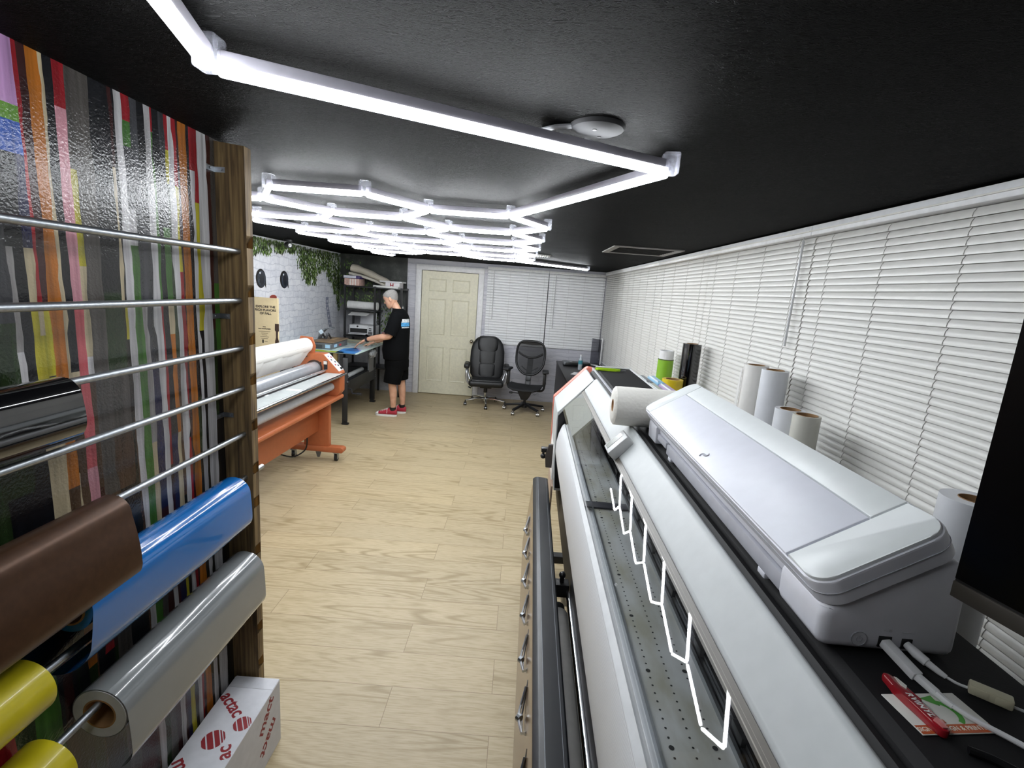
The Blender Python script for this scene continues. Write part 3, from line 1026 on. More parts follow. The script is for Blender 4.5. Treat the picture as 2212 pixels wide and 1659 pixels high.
# platen with suction holes
pz_ = PZ(0, 1.06)[1]
pa, pb = .372*(H-pz_), .538*(H-pz_)
m, nt, b = newmat('worn_platen')
v = coords(nt, (6, 2.5, 6))
pn = N(nt, 'TexNoise', i_Scale=2.5, i_Detail=5.)
nt.links.new(v, pn.inputs['Vector'])
nt.links.new(ramp(nt, pn.outputs['Fac'], [(.35, lin('#a3a195')), (.55, lin('#bdbebd')), (.7, lin('#c9cbcd'))]), b.inputs['Base Color'])
b.inputs['Roughness'].default_value = .4
pl = MB().box(pa, pb, Q0, Q1-.01, pz_-.02, pz_)
plat = pl.build('platen', m, pr, 0)
ho = MB()
for r_, off in ((.397, 0), (.448, .3), (.50, .6)):
    x = r_*(H-pz_)
    for i in range(148):
        q = .02 + i*.0175 + off*.011
        if q < Q1-.05:
            rr = .0021 if i % 9 or off == .3 else .0046
            ho.poly([(x + rr*math.cos(2*PI*k/8), q + rr*math.sin(2*PI*k/8), pz_+.0004) for k in range(8)])
ho.build('suction_holes', mat('#1d1d1e', .7), plat, 0)
rl = MB()
for x0_, x1_, h_ in ((pa-.007, pa-.002, .006), (pb, pb+.006, .012), (pb+.010, pb+.015, .012)):
    rl.box(x0_, x1_, Q0, Q1-.01, pz_-.02, pz_+h_)
rl.build('guide_rails', STEEL, pr, 0)
inn = MB().box(pb+.016, .43, Q0, Q1-.01, pz_-.02, pz_+.02).box(.40, .43, Q0, Q1-.01, pz_, 1.33)
inn.build('inner_housing', mat('#1a1a1c', .35), pr, 0)
for i in range(13):
    q = .10 + i*.19
    c_ = MB().box(pb+.02, pb+.055, q-.045, q+.045, pz_+.02, pz_+.038, .004)
    c_.box(pb+.008, pb+.03, q-.02, q+.02, pz_+.006, pz_+.028, .004)
    cb_ = c_.build('pinch_roller', BLACK, pr)
    MB().cyl((pb+.03, q+.052, pz_+.021), (pb+.03, q+.052, pz_+.025), .004, n=10).cyl((pb+.03, q-.052, pz_+.021), (pb+.03, q-.052, pz_+.025), .004, n=10).build('screws', CHROME, cb_)
MB().box(pa-.03, pb+.03, 1.50, 1.545, pz_+.001, pz_+.006, .001).build('edge_guard', mat('#3b3b42', .35), pr)
# grey inner bay cover seen through the far end of the window
ib = [PZ(.33, 1.243), PZ(.234, 1.141), PZ(.240, 1.135), PZ(.336, 1.237)]
MB().prism(ib, 'y', 2.06, Q1-.015).build('carriage_bay', mat('#8f918c', .45), pr, 0)
# ribbed aluminium paper guide curving down at the front
m, nt, b = newmat('ribbed_guide')
t_ = N(nt, 'TexCoord')
wv = N(nt, 'TexWave', bands_direction='Y', i_Scale=230.)
nt.links.new(t_.outputs['Object'], wv.inputs['Vector'])
wz = N(nt, 'TexWave', bands_direction='Z', i_Scale=120.)
nt.links.new(t_.outputs['Object'], wz.inputs['Vector'])
wm = mixc(nt, .5, wv.outputs['Color'], wz.outputs['Color'])
nt.links.new(ramp(nt, wm, [(.25, lin('#b6b8bb')), (.6, lin('#e0e2e5'))]), b.inputs['Base Color'])
b.inputs['Metallic'].default_value = .15
b.inputs['Roughness'].default_value = .45
bump(nt, b, wm, .2, .0015)
gp = [PZ(.252, 1.05), PZ(.240, 1.053), PZ(.226, 1.035), PZ(.212, .995), PZ(.203, .945), PZ(.2015, .885), PZ(.214, .82), PZ(.229, .76), PZ(.243, .70)]
back = [(p+.012, z) for p, z in gp[::-1]]
MB().prism(gp + back, 'y', Q0, 2.56).build('paper_guide', m, pr, 50)
MB().prism([PZ(.252, 1.051), PZ(.241, 1.056), PZ(.228, 1.044), PZ(.231, 1.040), PZ(.252, 1.045)], 'y', Q0, 2.555).build('guide_lip', mat('#b7b9bb', .35, .1), pr, 30)
# far end cap
cap = [PZ(.385, 1.317), PZ(.396, 1.316), PZ(.400, 1.29), PZ(.400, .62), PZ(.215, .62), PZ(.203, .8), PZ(.196, 1.06), PZ(.196, 1.109)]
ec = MB().prism(cap, 'y', Q1, Q2, .004).build('end_cap', WP, pr, 25)
MB().prism([PZ(.381, 1.310), PZ(.398, 1.30), PZ(.398, .64), PZ(.22, .64), PZ(.208, .8), PZ(.202, 1.09)], 'y', Q1-.006, Q1-.001).build('inner_face', mat('#121214', .3), pr, 0)
MB().box(.205, .232, Q1-.0075, Q1-.006, .985, 1.0).build('warning_label', mat('#c9c7ae', .5), ec)
MB().prism([PZ(.387, 1.321), PZ(.402, 1.330), PZ(.455, 1.322), PZ(.455, .62), PZ(.213, .62), PZ(.199, .8), PZ(.192, 1.06), PZ(.192, 1.113)], 'y', Q2, Q3, .003).build('end_trim', PINK, pr, 25)
MB().box(.396, .409, 2.2, Q3-.03, ZT-.03, ZT-.002, .002).build('trough_edge', mat('#b5b6bd', .4), pr)
MB().box(.425, .642, Q3-.012, Q3, ZT-.02, ZT+.006, .001).box(.636, .642, 1.56, Q3-.012, ZT-.02, ZT+.003, .001).build('top_rim', mat('#d8d9da', .4), pr)
MB().prism([PZ(.40, 1.30), PZ(.47, 1.29), PZ(.47, 1.0), PZ(.40, 1.0)], 'y', Q3, Q3+.03).build('rear_plate', BLACK, pr, 0)
MB().box(.185, .192, 2.68, 2.98, .74, .93).build('front_flap', mat('#e6e6e6', .35), pr)
MB().box(.187, .195, 2.63, 3.0, .55, .72).build('lower_panel', mat('#a58e80', .35), pr)
# little control display on the beam
cp = thing('x', 'x', 'x')
bpy.data.objects.remove(cp)
pc = PZ(.33, 1.268)
sl = math.atan2(dz, dx)
M = frame3((pc[0]+.008, 1.53, pc[1]+.020), (math.cos(sl), 0, math.sin(sl)), (0, 1, 0))
cpan = MB().boxm(M @ Matrix.Diagonal((.082, .082, .034, 1)), .004).build('control_panel', mat('#b9baba', .4), pr)
MB().boxm(M @ Matrix.Translation((-.002, .012, .017)) @ Matrix.Diagonal((.064, .036, .002, 1))).build('display', mat('#6c7068', .15), cpan)
# stand: two feet with casters, beam between, side plates
for q in (-.25, 2.93):
    MB().box(.10, .66, q-.03, q+.03, .085, .135, .004).box(.36, .48, q-.025, q+.025, .135, .80).build('stand_leg', MATTEBLACK, pr, 30)
    for p in (.13, .62):
        cs = MB().cyl((p-.012, q, .035), (p+.012, q, .035), .035, n=24).build('caster', mat('#4b4c50', .35), pr)
        MB().box(p-.02, p+.02, q-.018, q+.018, .055, .085).build('caster_fork', STEEL, cs)
MB().box(.40, .45, -.22, 2.9, .30, .36).build('stand_beam', MATTEBLACK, pr)
MB().box(.24, .40, -.42, 2.95, .55, .80).build('underside', mat('#141416', .5), pr)
MB().prism([(.150, .79), (.205, .79), (.205, .93), (.16, .93), (.142, .86)], 'y', 2.735, 2.76, .003).build('side_plate', mat('#3a342f', .5), pr, 20)
kb = MB().box(.118, .165, 2.745, 2.79, .878, .902, .003)
kb.cyl((.132, 2.765, .878), (.132, 2.765, .865), .008, n=14).sph((.132, 2.765, .85), .0165, u=16, v=10)
kb.build('locking_knob', BLACK, pr)
MB().box(.16, .38, 1.62, 1.66, .385, .43).box(.20, .36, 1.5, 1.58, .45, .56, .01).build('take_up_bracket', mat('#222225', .4), pr)
MB().box(.235, .36, 2.0, 2.12, .40, .52, .015).build('motor_cover', mat('#c6c8ca', .4), pr)
# front drying bar
s2 = .97
ZB = .735
fbm = mat('#191b1f', .36)
fb = [(.082, ZB-.012), (.098, ZB), (.112, ZB+.002), (.165, ZB-.004), (.170, ZB-.012), (.170, ZB-.09), (.085, ZB-.09)]
MB().prism(fb, 'y', Q0, 2.72, .002).build('front_bar', fbm, pr, 25)
MB().box(.110, .1115, Q0, 2.72, ZB+.001, ZB+.0035).box(.1545, .1555, Q0, 2.72, ZB-.0025, ZB-.0005).build('bar_seams', mat('#7c8086', .3, .6), pr)
MB().prism([(.082, ZB-.014), (.079, ZB-.03), (.05, .36), (.09, .36), (.10, ZB-.05)], 'y', Q0, 2.64).build('front_panel', mat('#8a745c', .22, .35), pr, 20)
for i in range(9):
    q = .52 + i*.225
    wq_ = [(.074, q-.075, .63), (.062, q-.05, .60), (.055, q-.02, .60), (.052, q+.01, .60), (.058, q+.04, .605), (.070, q+.07, .64)]
    h_ = MB().tube(wq_, .004, 7)
    h_.tube([(.076, q-.085, .63), (.063, q-.03, .585), (.063, q+.03, .585), (.076, q+.085, .65)], .0028, 6).cyl((.058, q-.004, .60), (.05, q+.004, .60), .011, n=10)
    h_.build('spring_clip', STEEL, pr)
for q in (-.3, 1.80):
    ar = MB().box(.165, .235, q-.025, q+.025, .60, .655, .004).cyl((.205, q+.0, .655), (.205, q, .675), .009, n=12).sph((.205, q, .685), .014, u=14, v=8)
    ar.build('shaft_bracket', BLACK, pr)
tr_ = thing('take_up_roll', 'pale grey paper roll on the take-up shaft between black bar and paper guide', 'paper roll', (.202, 0, .54), YAW)
MB().ring((-.004, -.28, 0), (-.004, 1.74, 0), .038, .03, 40).build('paper', mat('#b4b2af', .6), tr_)
MB().cyl((-.004, -.3, 0), (-.004, 1.79, 0), .0285, n=24).build('core', MATTEBLACK, tr_)
sh = MB().cyl((0, -.3, 0), (0, 1.775, 0), .012, n=20)
o = sh.build('tension_shaft', CHROME, None)
tag(place(o, (.234, 0, .615), YAW), 'thin chrome bar beside the take-up roll under the paper guide', 'shaft')

# ------------------------------------------------------------------ desktop cutting machine on the black top
CB = mat('#d6d7df', .42, var=.03)
CL = mat('#d8dcdd', .35, var=.02)
dc = thing('desktop_cutter', 'white desktop vinyl cutter with long sloping lid on the black printer top', 'cutting machine', (0, 0, 0), YAW)
qa, qb = .575, 1.53
side = [(.402, ZT+.002), (.400, 1.418), (.410, 1.430), (.530, 1.504), (.560, 1.500), (.572, 1.48), (.576, ZT+.002)]
MB().prism(side, 'y', qa, qa+.115, .013, 4).build('side_housing', CB, dc, 30)
MB().prism(side, 'y', qb-.09, qb, .006).build('side_housing', CB, dc, 30)
MB().prism([(.455, ZT+.002), (.455, 1.42), (.45, 1.45), (.53, 1.505), (.572, 1.49), (.576, ZT+.002)], 'y', qa+.10, qb-.08).build('body', CB, dc, 30)
MB().box(.412, .46, qa+.115, qb-.09, 1.402, 1.418, .003).build('media_shelf', CB, dc)
fr = MB().box(.405, .418, qa+.112, qb-.20, 1.374, 1.402, .003).box(.418, .47, qa+.12, qb-.2, 1.374, 1.381)
fr.box(.405, .416, qb-.19, qb-.10, 1.385, 1.402, .002)
fr.build('front_rail', mat('#b4b5bd', .4), dc)
gl = MB()
for i in range(13):
    q = qa+.17+i*.053
    gl.box(.4125, .46, q, q+.0015, 1.418, 1.4186)
gl.build('shelf_marks', mat('#8f9097', .5), dc)
for q in (qa+.17, qa+.72):
    MB().box(.405, .42, q-.012, q+.012, ZT, 1.375, .002).build('foot', CB, dc)
# lid
sl2 = math.atan2(.090, .145)
ux, uz = math.cos(sl2), math.sin(sl2)
def lidM(t, q, n_):         # t up the slope from the front edge, n_ above the lid plane
    return (.382 + ux*t - uz*n_, q, 1.453 + uz*t + ux*n_)
LQ0, LQ1, LT = .57, 1.55, .178
def lid_slab(mb, t0, t1, q0, q1, n0, n1, rad=.03, round_near=True, round_far=True, seg=7):
    out = []
    def arc(ct, cq, a0, a1):
        return [(ct + rad*math.cos(a0+(a1-a0)*i/seg), cq + rad*math.sin(a0+(a1-a0)*i/seg)) for i in range(seg+1)]
    if round_near:
        out += arc(t0+rad, q0+rad, PI, 1.5*PI) + arc(t1-rad, q0+rad, 1.5*PI, 2*PI)
    else:
        out += [(t0, q0), (t1, q0)]
    if round_far:
        out += arc(t1-rad, q1-rad, 0, .5*PI) + arc(t0+rad, q1-rad, .5*PI, PI)
    else:
        out += [(t1, q1), (t0, q1)]
    A = [mb.bm.verts.new(lidM(t, q, n0)) for t, q in out]
    B = [mb.bm.verts.new(lidM(t, q, n1)) for t, q in out]
    n = len(out)
    for i in range(n):
        mb.bm.faces.new((A[i], A[(i+1) % n], B[(i+1) % n], B[i]))
    fa, fb_ = mb.bm.faces.new(A[::-1]), mb.bm.faces.new(B)
    es = [e for e in fb_.edges]
    bmesh.ops.bevel(mb.bm, geom=es, offset=min(.003, (n1-n0)*.35), segments=2, affect='EDGES', profile=.5)
    return mb
lid = lid_slab(MB(), 0, LT, LQ0, LQ1, -.036, -.002)
lid = lid.build('lid', CB, dc, 30)
o = MB()
lid_slab(o, -.001, LT+.001, LQ0-.001, LQ1+.001, -.0195, -.0185, .031).build('lid_joint', mat('#a9abb2', .4), lid, 20)
lid_slab(MB(), .003, LT-.003, LQ0+.003, .645, -.002, .003, .028, True, False).build('lid_end', CL, lid, 30)
lid_slab(MB(), .003, LT-.003, 1.478, LQ1-.003, -.002, .003, .028, False, True).build('lid_end', CL, lid, 30)
lid_slab(MB(), .002, .122, .648, 1.475, -.002, .0035, .005, False, False).build('lid_panel', mat('#d8dae4', .4, var=.02), lid, 30)
lid_slab(MB(), .1245, LT-.003, .648, 1.475, -.002, .003, .005, False, False).build('lid_rear_strip', CL, lid, 30)
e_ = MB()
for k in range(2):
    pts = []
    for i in range(10):
        a = (-.3 + 1.1*i/9)*PI + k*PI
        pts.append(lidM(.024 + .006*math.sin(a) + (.004 if k else -.004), 1.04 + .007*math.cos(a)*1.4, .0045))
    e_.tube(pts, .0014, 6)
e_.build('emblem', mat('#b9bac2', .3), lid)
# near side: power button and ports
sb = MB().cyl((.450, qa-.0002, 1.386), (.450, qa-.0010, 1.386), .0092, n=28)
btn = sb.build('power_button', mat('#c9cad0', .35), dc)
ri = MB().ring((.450, qa+.001, 1.386), (.450, qa-.0014, 1.386), .0102, .0094, 28)
pa_ = [(.450 + .0038*math.sin(a), qa-.0011, 1.386 + .0038*math.cos(a)) for a in [R(40+280*i/10) for i in range(11)]]
ri.tube(pa_, .0005, 5).tube([(.450, qa-.0011, 1.387), (.450, qa-.0011, 1.3908)], .0005, 5)
ri.build('button_ring', mat('#9fa0a8', .3), btn)
po = MB().box(.4745, .4905, qa-.001, qa+.004, 1.377, 1.392).box(.5035, .5165, qa-.001, qa+.004, 1.377, 1.391)
po.build('ports', mat('#111113', .5), dc)
ic = MB().box(.479, .489, qa-.0006, qa+.001, 1.4, 1.4005).box(.4855, .4885, qa-.0006, qa+.001, 1.3985, 1.402).box(.502, .518, qa-.0006, qa+.001, 1.3995, 1.4)
ic.build('port_marks', mat('#b9bac0', .5), dc)

Mw = Matrix.Rotation(YAW, 4, 'Z')
def W(p, q, z):
    v_ = Mw @ Vector((p, q, z))
    return (v_.x, v_.y, v_.z)
def smooth_path(pts, k=6):
    pts = [Vector(p) for p in pts]
    out = []
    for i in range(len(pts)-1):
        p0, p1, p2, p3 = pts[max(i-1, 0)], pts[i], pts[i+1], pts[min(i+2, len(pts)-1)]
        for j in range(k):
            t = j/k
            out.append(.5*((2*p1) + (p2-p0)*t + (2*p0-5*p1+4*p2-p3)*t*t + (3*p1-p0-3*p2+p3)*t**3))
    out.append(pts[-1])
    return out
CABW = mat('#d8d9db', .4)
uc = thing('usb_cable', 'thick white cable with a square plug in the near end of the white cutter', 'cable', W(.48, .56, ZT), YAW)
cq = lambda L: [Vector(p) - Vector((.48, .56, ZT)) for p in L]
a, b_ = cq([(.482, qa-.001, 1.3845), (.492, .529, 1.374)])
pl1 = MB().bar(a, b_, .013, .0105, .0015)
pl1.build('plug', CABW, uc)
MB().bar(*cq([(.4915, .531, 1.3745), (.4985, .507, 1.3715)]), .0085, .0085, .002).tube(cq([(.497, .512, 1.372), (.5005, .500, 1.3705), (.504, .492, 1.370)]), [.0046, .0042, .0034], 10).build('strain_relief', CABW, uc)
MB().tube(smooth_path(cq([(.5025, .496, 1.3705), (.513, .478, 1.3695), (.535, .455, 1.3687), (.558, .425, 1.3686), (.575, .39, 1.3686)])), .0031, 10).build('lead', CABW, uc)
pcb = thing('power_cable', 'thin white power lead with a beige inline block beside the cutter', 'cable', W(.51, .56, ZT), YAW)
cq2 = lambda L: [Vector(p) - Vector((.51, .56, ZT)) for p in L]
MB().tube(cq2([(.510, qa-.001, 1.384), (.5135, .561, 1.381), (.519, .551, 1.378)]), [.0048, .0062, .0056], 12).tube(cq2([(.518, .552, 1.3785), (.527, .541, 1.374), (.5315, .536, 1.372)]), [.0045, .0036, .0028], 10).build('plug', CABW, pcb)
MB().tube(smooth_path(cq2([(.530, .538, 1.3725), (.539, .530, 1.370), (.5475, .525, 1.3695)])), .0017, 8).tube(smooth_path(cq2([(.578, .501, 1.3695), (.60, .485, 1.3675), (.62, .44, 1.367), (.615, .36, 1.367)])), .0017, 8).build('lead', CABW, pcb)
d_ = Vector((.578-.5475, .501-.525, 0)).normalized()
Mf = frame3(cq2([(.5628, .513, 1.3725)])[0], d_, Vector((0, 0, 1)).cross(d_))
bl_ = MB().boxm(Mf @ Matrix.Diagonal((.038, .0145, .012, 1)), .002)
bl_.boxm(Mf @ Matrix.Translation((-.008, 0, 0)) @ Matrix.Diagonal((.014, .0158, .010, 1)), .002).boxm(Mf @ Matrix.Translation((.010, 0, 0)) @ Matrix.Diagonal((.014, .0158, .010, 1)), .002)
bl_.build('inline_block', mat('#bab69d', .5), pcb)

# business card and folding knife
cd_ = [W(.431, .505, 0), W(.517, .517, 0), W(.540, .467, 0), W(.4445, .4515, 0)]
c0 = Vector((sum(p[0] for p in cd_)/4, sum(p[1] for p in cd_)/4, ZT))
ca = math.atan2(cd_[1][1]-cd_[0][1], cd_[1][0]-cd_[0][0])
card = thing('sign_sample_card', 'small white plastic card with an orange printed strip lying on the black top', 'card', c0, ca)
cw, ch = .0455, .0265
MB().box(-cw, cw, -ch, ch, .0004, .0016, .0006).build('card', mat('#d6d5cf', .35), card)
MB().box(-cw+.001, cw-.001, -ch+.001, -ch+.0115, .0016, .0019).build('orange_strip', mat('#b5562b', .4), card)
tx = MB()
text(tx, 'SIGNS, DESIGN & PRINTING', .0073, Matrix.Translation((0, -ch+.0062, .002)), extrude=.0001, bold=.0001)
tx.build('strip_lettering', mat('#e2ddd0', .4), card, 0)
tx = MB()
text(tx, 'U', .030, Matrix.Translation((-.020, .003, .0017)), extrude=.0001, bold=.0008)
tx.build('letter', mat('#2f6fb5', .4), card, 0)
tx = MB().box(-.024, -.004, -.0135, -.0088, .0016, .0018)
tx.build('small_label', mat('#b9604a', .4), card, 0)
tx = MB()
text(tx, 'SIGN', .0045, Matrix.Translation((-.0165, -.0111, .0019)), extrude=.0001)
tx.build('label_lettering', mat('#e6dfd2', .4), card, 0)
arr = []
for i in range(15):
    a = R(-60 + 130*i/14)
    arr.append((.006 + .0185*math.cos(a), -.0005 + .0175*math.sin(a)))
inn_ = [(.006 + .0125*math.cos(R(-60+130*i/14)), -.0005 + .0125*math.sin(R(-60+130*i/14))) for i in range(15)]
poly_ = arr + [(.0135, .023), (-.004, .0195), (.0105, .0082)] + inn_[::-1]
gx = MB()
Bv = [gx.bm.verts.new((x, y, .0018)) for x, y in poly_]
ff = gx.bm.faces.new(Bv)
bmesh.ops.triangulate(gx.bm, faces=[ff])
gx.build('green_arrow', mat('#4e9a3c', .4), card, 0)
kn0, kn1 = Vector(W(.4535, .5295, ZT)), Vector(W(.4625, .4485, ZT))
kdir = (kn1-kn0).normalized()
kn = thing('utility_knife', 'red plastic utility knife lying across the white sample card', 'knife', (kn0+kn1)/2, math.atan2(kdir.y, kdir.x))
KL = (kn1-kn0).length/2
kp = [(-KL, -.0035), (-KL+.004, -.0055), (-KL+.02, -.0075), (0, -.0070), (KL-.012, -.0070), (KL-.002, -.005), (KL, 0), (KL-.003, .005), (KL-.02, .0078), (KL-.04, .0068), (0, .0062), (-KL+.028, .009), (-KL+.012, .007), (-KL+.002, .003)]
MB().prism(kp, 'z', .0022, .0120, .0022).build('handle', mat('#941722', .22, coat=.4), kn, 40)
MB().prism([(-KL+.008, .0040), (-KL+.020, .0015), (-KL+.026, .0035), (-KL+.022, .0078), (-KL+.010, .0062)], 'z', .012, .0126).build('blade_window', mat('#dcdad4', .35), kn)
MB().prism([(KL-.014, -.0045), (KL-.004, -.003), (KL-.003, .002), (KL-.012, .005), (KL-.017, .002)], 'z', .0118, .0135, .0006).build('lever', mat('#c77a78', .2, coat=.5), kn)
tx = MB()
text(tx, 'RVINYL', .0088, Matrix.Translation((.0065, -.0003, .0124)), extrude=.0002, bold=.00015, shear=.25, spacing=1.12)
tx.build('lettering', mat('#e8e2e2', .4), kn, 0)
o = MB().tube(smooth_path([W(.474, .437, ZT+.004), W(.495, .425, ZT+.004), W(.515, .40, ZT+.004), W(.53, .35, ZT+.004)]), .004, 8).build('cable', mat('#101012', .35), None)
tag(o, 'black cord on the black top in front of the sample card, bottom right corner', 'cable')

# paper towel roll
m, nt, b = newmat('quilted_paper')
v = coords(nt)
vo = N(nt, 'TexVoronoi', i_Scale=95.)
nt.links.new(v, vo.inputs['Vector'])
b.inputs['Base Color'].default_value = lin('#dcdad4')
b.inputs['Roughness'].default_value = .9
bump(nt, b, vo.outputs['Distance'], .4, .003)
pA, pB = Vector(W(.300, 1.645, 1.4325)), Vector(W(.572, 1.64, 1.4325))
ang = math.atan2((pB-pA).y, (pB-pA).x)
tw = thing('paper_towel_roll', 'white quilted paper towel roll lying on the printer behind the cutter', 'paper towel', (pA+pB)/2, ang)
hl = (pB-pA).length/2
prof = [(.021, -hl), (.058, -hl), (.0655, -hl+.006), (.0665, -hl+.02), (.0665, hl-.02), (.0655, hl-.006), (.058, hl), (.021, hl)]
Mx = Matrix(((0, 0, 1), (0, 1, 0), (-1, 0, 0)))
MB().lathe(prof, n=56, M=Mx).build('towel_winding', m, tw, 40)
MB().ring((-hl-.0005, 0, 0), (hl+.0005, 0, 0), .0215, .0195, 30).build('core', CARD, tw)

# lime green knife at the far end of the black top
ls = thing('lime_cutter_tool', 'lime green hand cutter lying at the far end of the black printer top', 'hand tool', W(.475, 2.90, ZT), YAW+R(3))
MB().prism([(-.075, -.006), (-.06, -.014), (0, -.012), (.05, -.010), (.078, -.004), (.075, .004), (.02, .007), (-.05, .012), (-.07, .008)], 'z', .001, .016, .004).build('handle', mat('#a5cf1f', .35), ls)
MB().box(.075, .11, -.003, .003, .006, .009).build('blade', STEEL, ls)

# ink boxes at the back of the printer
inks = [('#7f8386', .677, 2.77, 'grey ink cartridge behind the black printer top'), ('#8db8d4', .742, 2.77, 'light blue ink cartridge beside the grey one behind the printer'),
        ('#a9ac9d', .677, 2.51, 'pale grey-green ink cartridge half hidden by the paper towel'), ('#a892b4', .742, 2.51, 'mauve ink cartridge half hidden by the paper towel')]
ish = thing('ink_shelf', 'dark ledge on the back of the printer under the ink cartridges', 'shelf', W(.76, 2.45, 0), YAW)
MB().box(-.115, .05, -.05, .52, 1.225, 1.243, .003).box(-.117, -.113, -.05, .52, 1.0, 1.225).build('ledge', MATTEBLACK, ish)
for c, p, q, lb in inks:
    t = thing('ink_cartridge', lb, 'ink cartridge', W(p, q, 1.243), YAW, 'ink cartridges behind the printer')
    MB().prism([(-.03, 0), (.03, 0), (.03, .10), (.01, .117), (-.03, .112)], 'y', -.12, .12, .006).build('shell', mat(c, .3), t, 30)
    MB().box(-.024, -.020, -.10, .10, .108, .121, .001).build('ridge', mat('#d5dbe0', .3), t)

# monitor at the right edge: faces the aisle
mo = thing('computer_monitor', 'large black monitor at the right edge of the photo', 'monitor', (.585, .29, ZT))
C0, dd = Vector((.535, .537, 1.473)), Vector((.222, -.975, 0)).normalized()
nn_ = Vector((-.975, -.222, 0)).normalized()
Wd, Hh = .56, .36
Mm = frame3(C0 + dd*Wd/2 + Vector((0, 0, Hh/2)) - mo.location, -dd, (0, 0, 1))
if (Mm.to_3x3() @ Vector((0, 0, 1))).dot(nn_) < 0:
    Mm = frame3(C0 + dd*Wd/2 + Vector((0, 0, Hh/2)) - mo.location, dd, (0, 0, 1))
MB().boxm(Mm @ Matrix.Translation((0, 0, -.012)) @ Matrix.Diagonal((Wd, Hh, .022, 1)), .004).build('casing', mat('#1c1b1b', .45), mo)
MB().boxm(Mm @ Matrix.Translation((0, .011, -.0004)) @ Matrix.Diagonal((Wd-.004, Hh-.024, .001, 1))).build('screen', mat('#020203', .22, spec=.25), mo)
MB().boxm(Mm @ Matrix.Translation((0, -Hh/2+.010, -.0002)) @ Matrix.Diagonal((Wd-.003, .0195, .0035, 1)), .001).build('chin', mat('#3a3630', .4), mo)
stc = C0 + dd*Wd*.55 - mo.location
MB().cbox((stc.x+.04, stc.y, .12), (.03, .06, .23), bev=.004).build('neck', BLACK, mo)
MB().cbox((stc.x+.012, stc.y, .006), (.10, .2, .010), bev=.004).build('foot', BLACK, mo)

# standing media rolls against the blinds
def standing(name, label, x, y, r, h, col, lean=(0, 0), ri=.0375, rough=.4, group='media rolls standing along the blinds', flap=None, core='#8a6a48', film=None):
    t = thing(name, label, 'media roll', (x, y, 0), 0, group)
    t.rotation_euler = (lean[0], lean[1], 0)
    MB().ring((0, 0, 0), (0, 0, h), r, ri+.002, 44).build('winding', film or mat(col, rough, var=.02), t)
    MB().ring((0, 0, 0), (0, 0, h+.0015), ri+.002, ri, 36).build('core', mat(core, .8), t)
    return t
RW = '#d3d5da'
t = standing('media_roll', 'white media roll with a loose flap, left one of the tall standing pair', 1.215, 2.475, .058, 1.512, '#dcdad6')
fl_ = MB()
fa = [(-.057, .012, 1.49), (-.0605, .03, 1.47), (-.085, .085, .7), (-.085, .085, .4), (-.0575, .02, .4)]
fl_.prism([(p[1], p[2]) for p in fa], 'x', -.064, -.0625)
fl_.build('loose_flap', mat('#d9d8d6', .4), t, 0)
standing('media_roll', 'smooth white media roll, right one of the tall standing pair', 1.215, 2.29, .058, 1.515, RW)
standing('media_roll', 'white media roll with torn top, left one of the lower pair', 1.17, 2.035, .058, 1.385, RW)
standing('media_roll', 'cream translucent media roll, right one of the lower pair', 1.165, 1.905, .05, 1.392, '#c9c8bf', rough=.25)
standing('media_roll', 'white media roll with a brown core standing beside the monitor edge', 1.10, 1.10, .066, 1.388, RW, ri=.03)
t = standing('media_roll', 'tall glossy black film roll standing between yellow and white rolls', 1.22, 3.44, .062, 1.52, '#0a0a0b', rough=.12, film=VBLK)
MB().ring((0, 0, .9), (0, 0, 1.5185), .0632, .0625, 44).xf(Matrix.Rotation(0, 4, 'Z')).build('outer_layer', VBLK, t)
t = standing('media_roll', 'green film roll with a white top standing behind the ink cartridges', 1.22, 4.0, .062, 1.335, '#7cab2a')
MB().ring((0, 0, 1.335), (0, 0, 1.405), .058, .05, 40).build('white_cap', mat('#dadbdd', .4), t)
MB().ring((0, 0, 1.328), (0, 0, 1.336), .0625, .058, 40).build('dark_edge', mat('#4a5a2a', .5), t)
standing('media_roll', 'short yellow film roll standing next to the black one', 1.09, 3.36, .07, 1.272, '#cdb62a', ri=.045, film=mat('#cdb41f', .35))
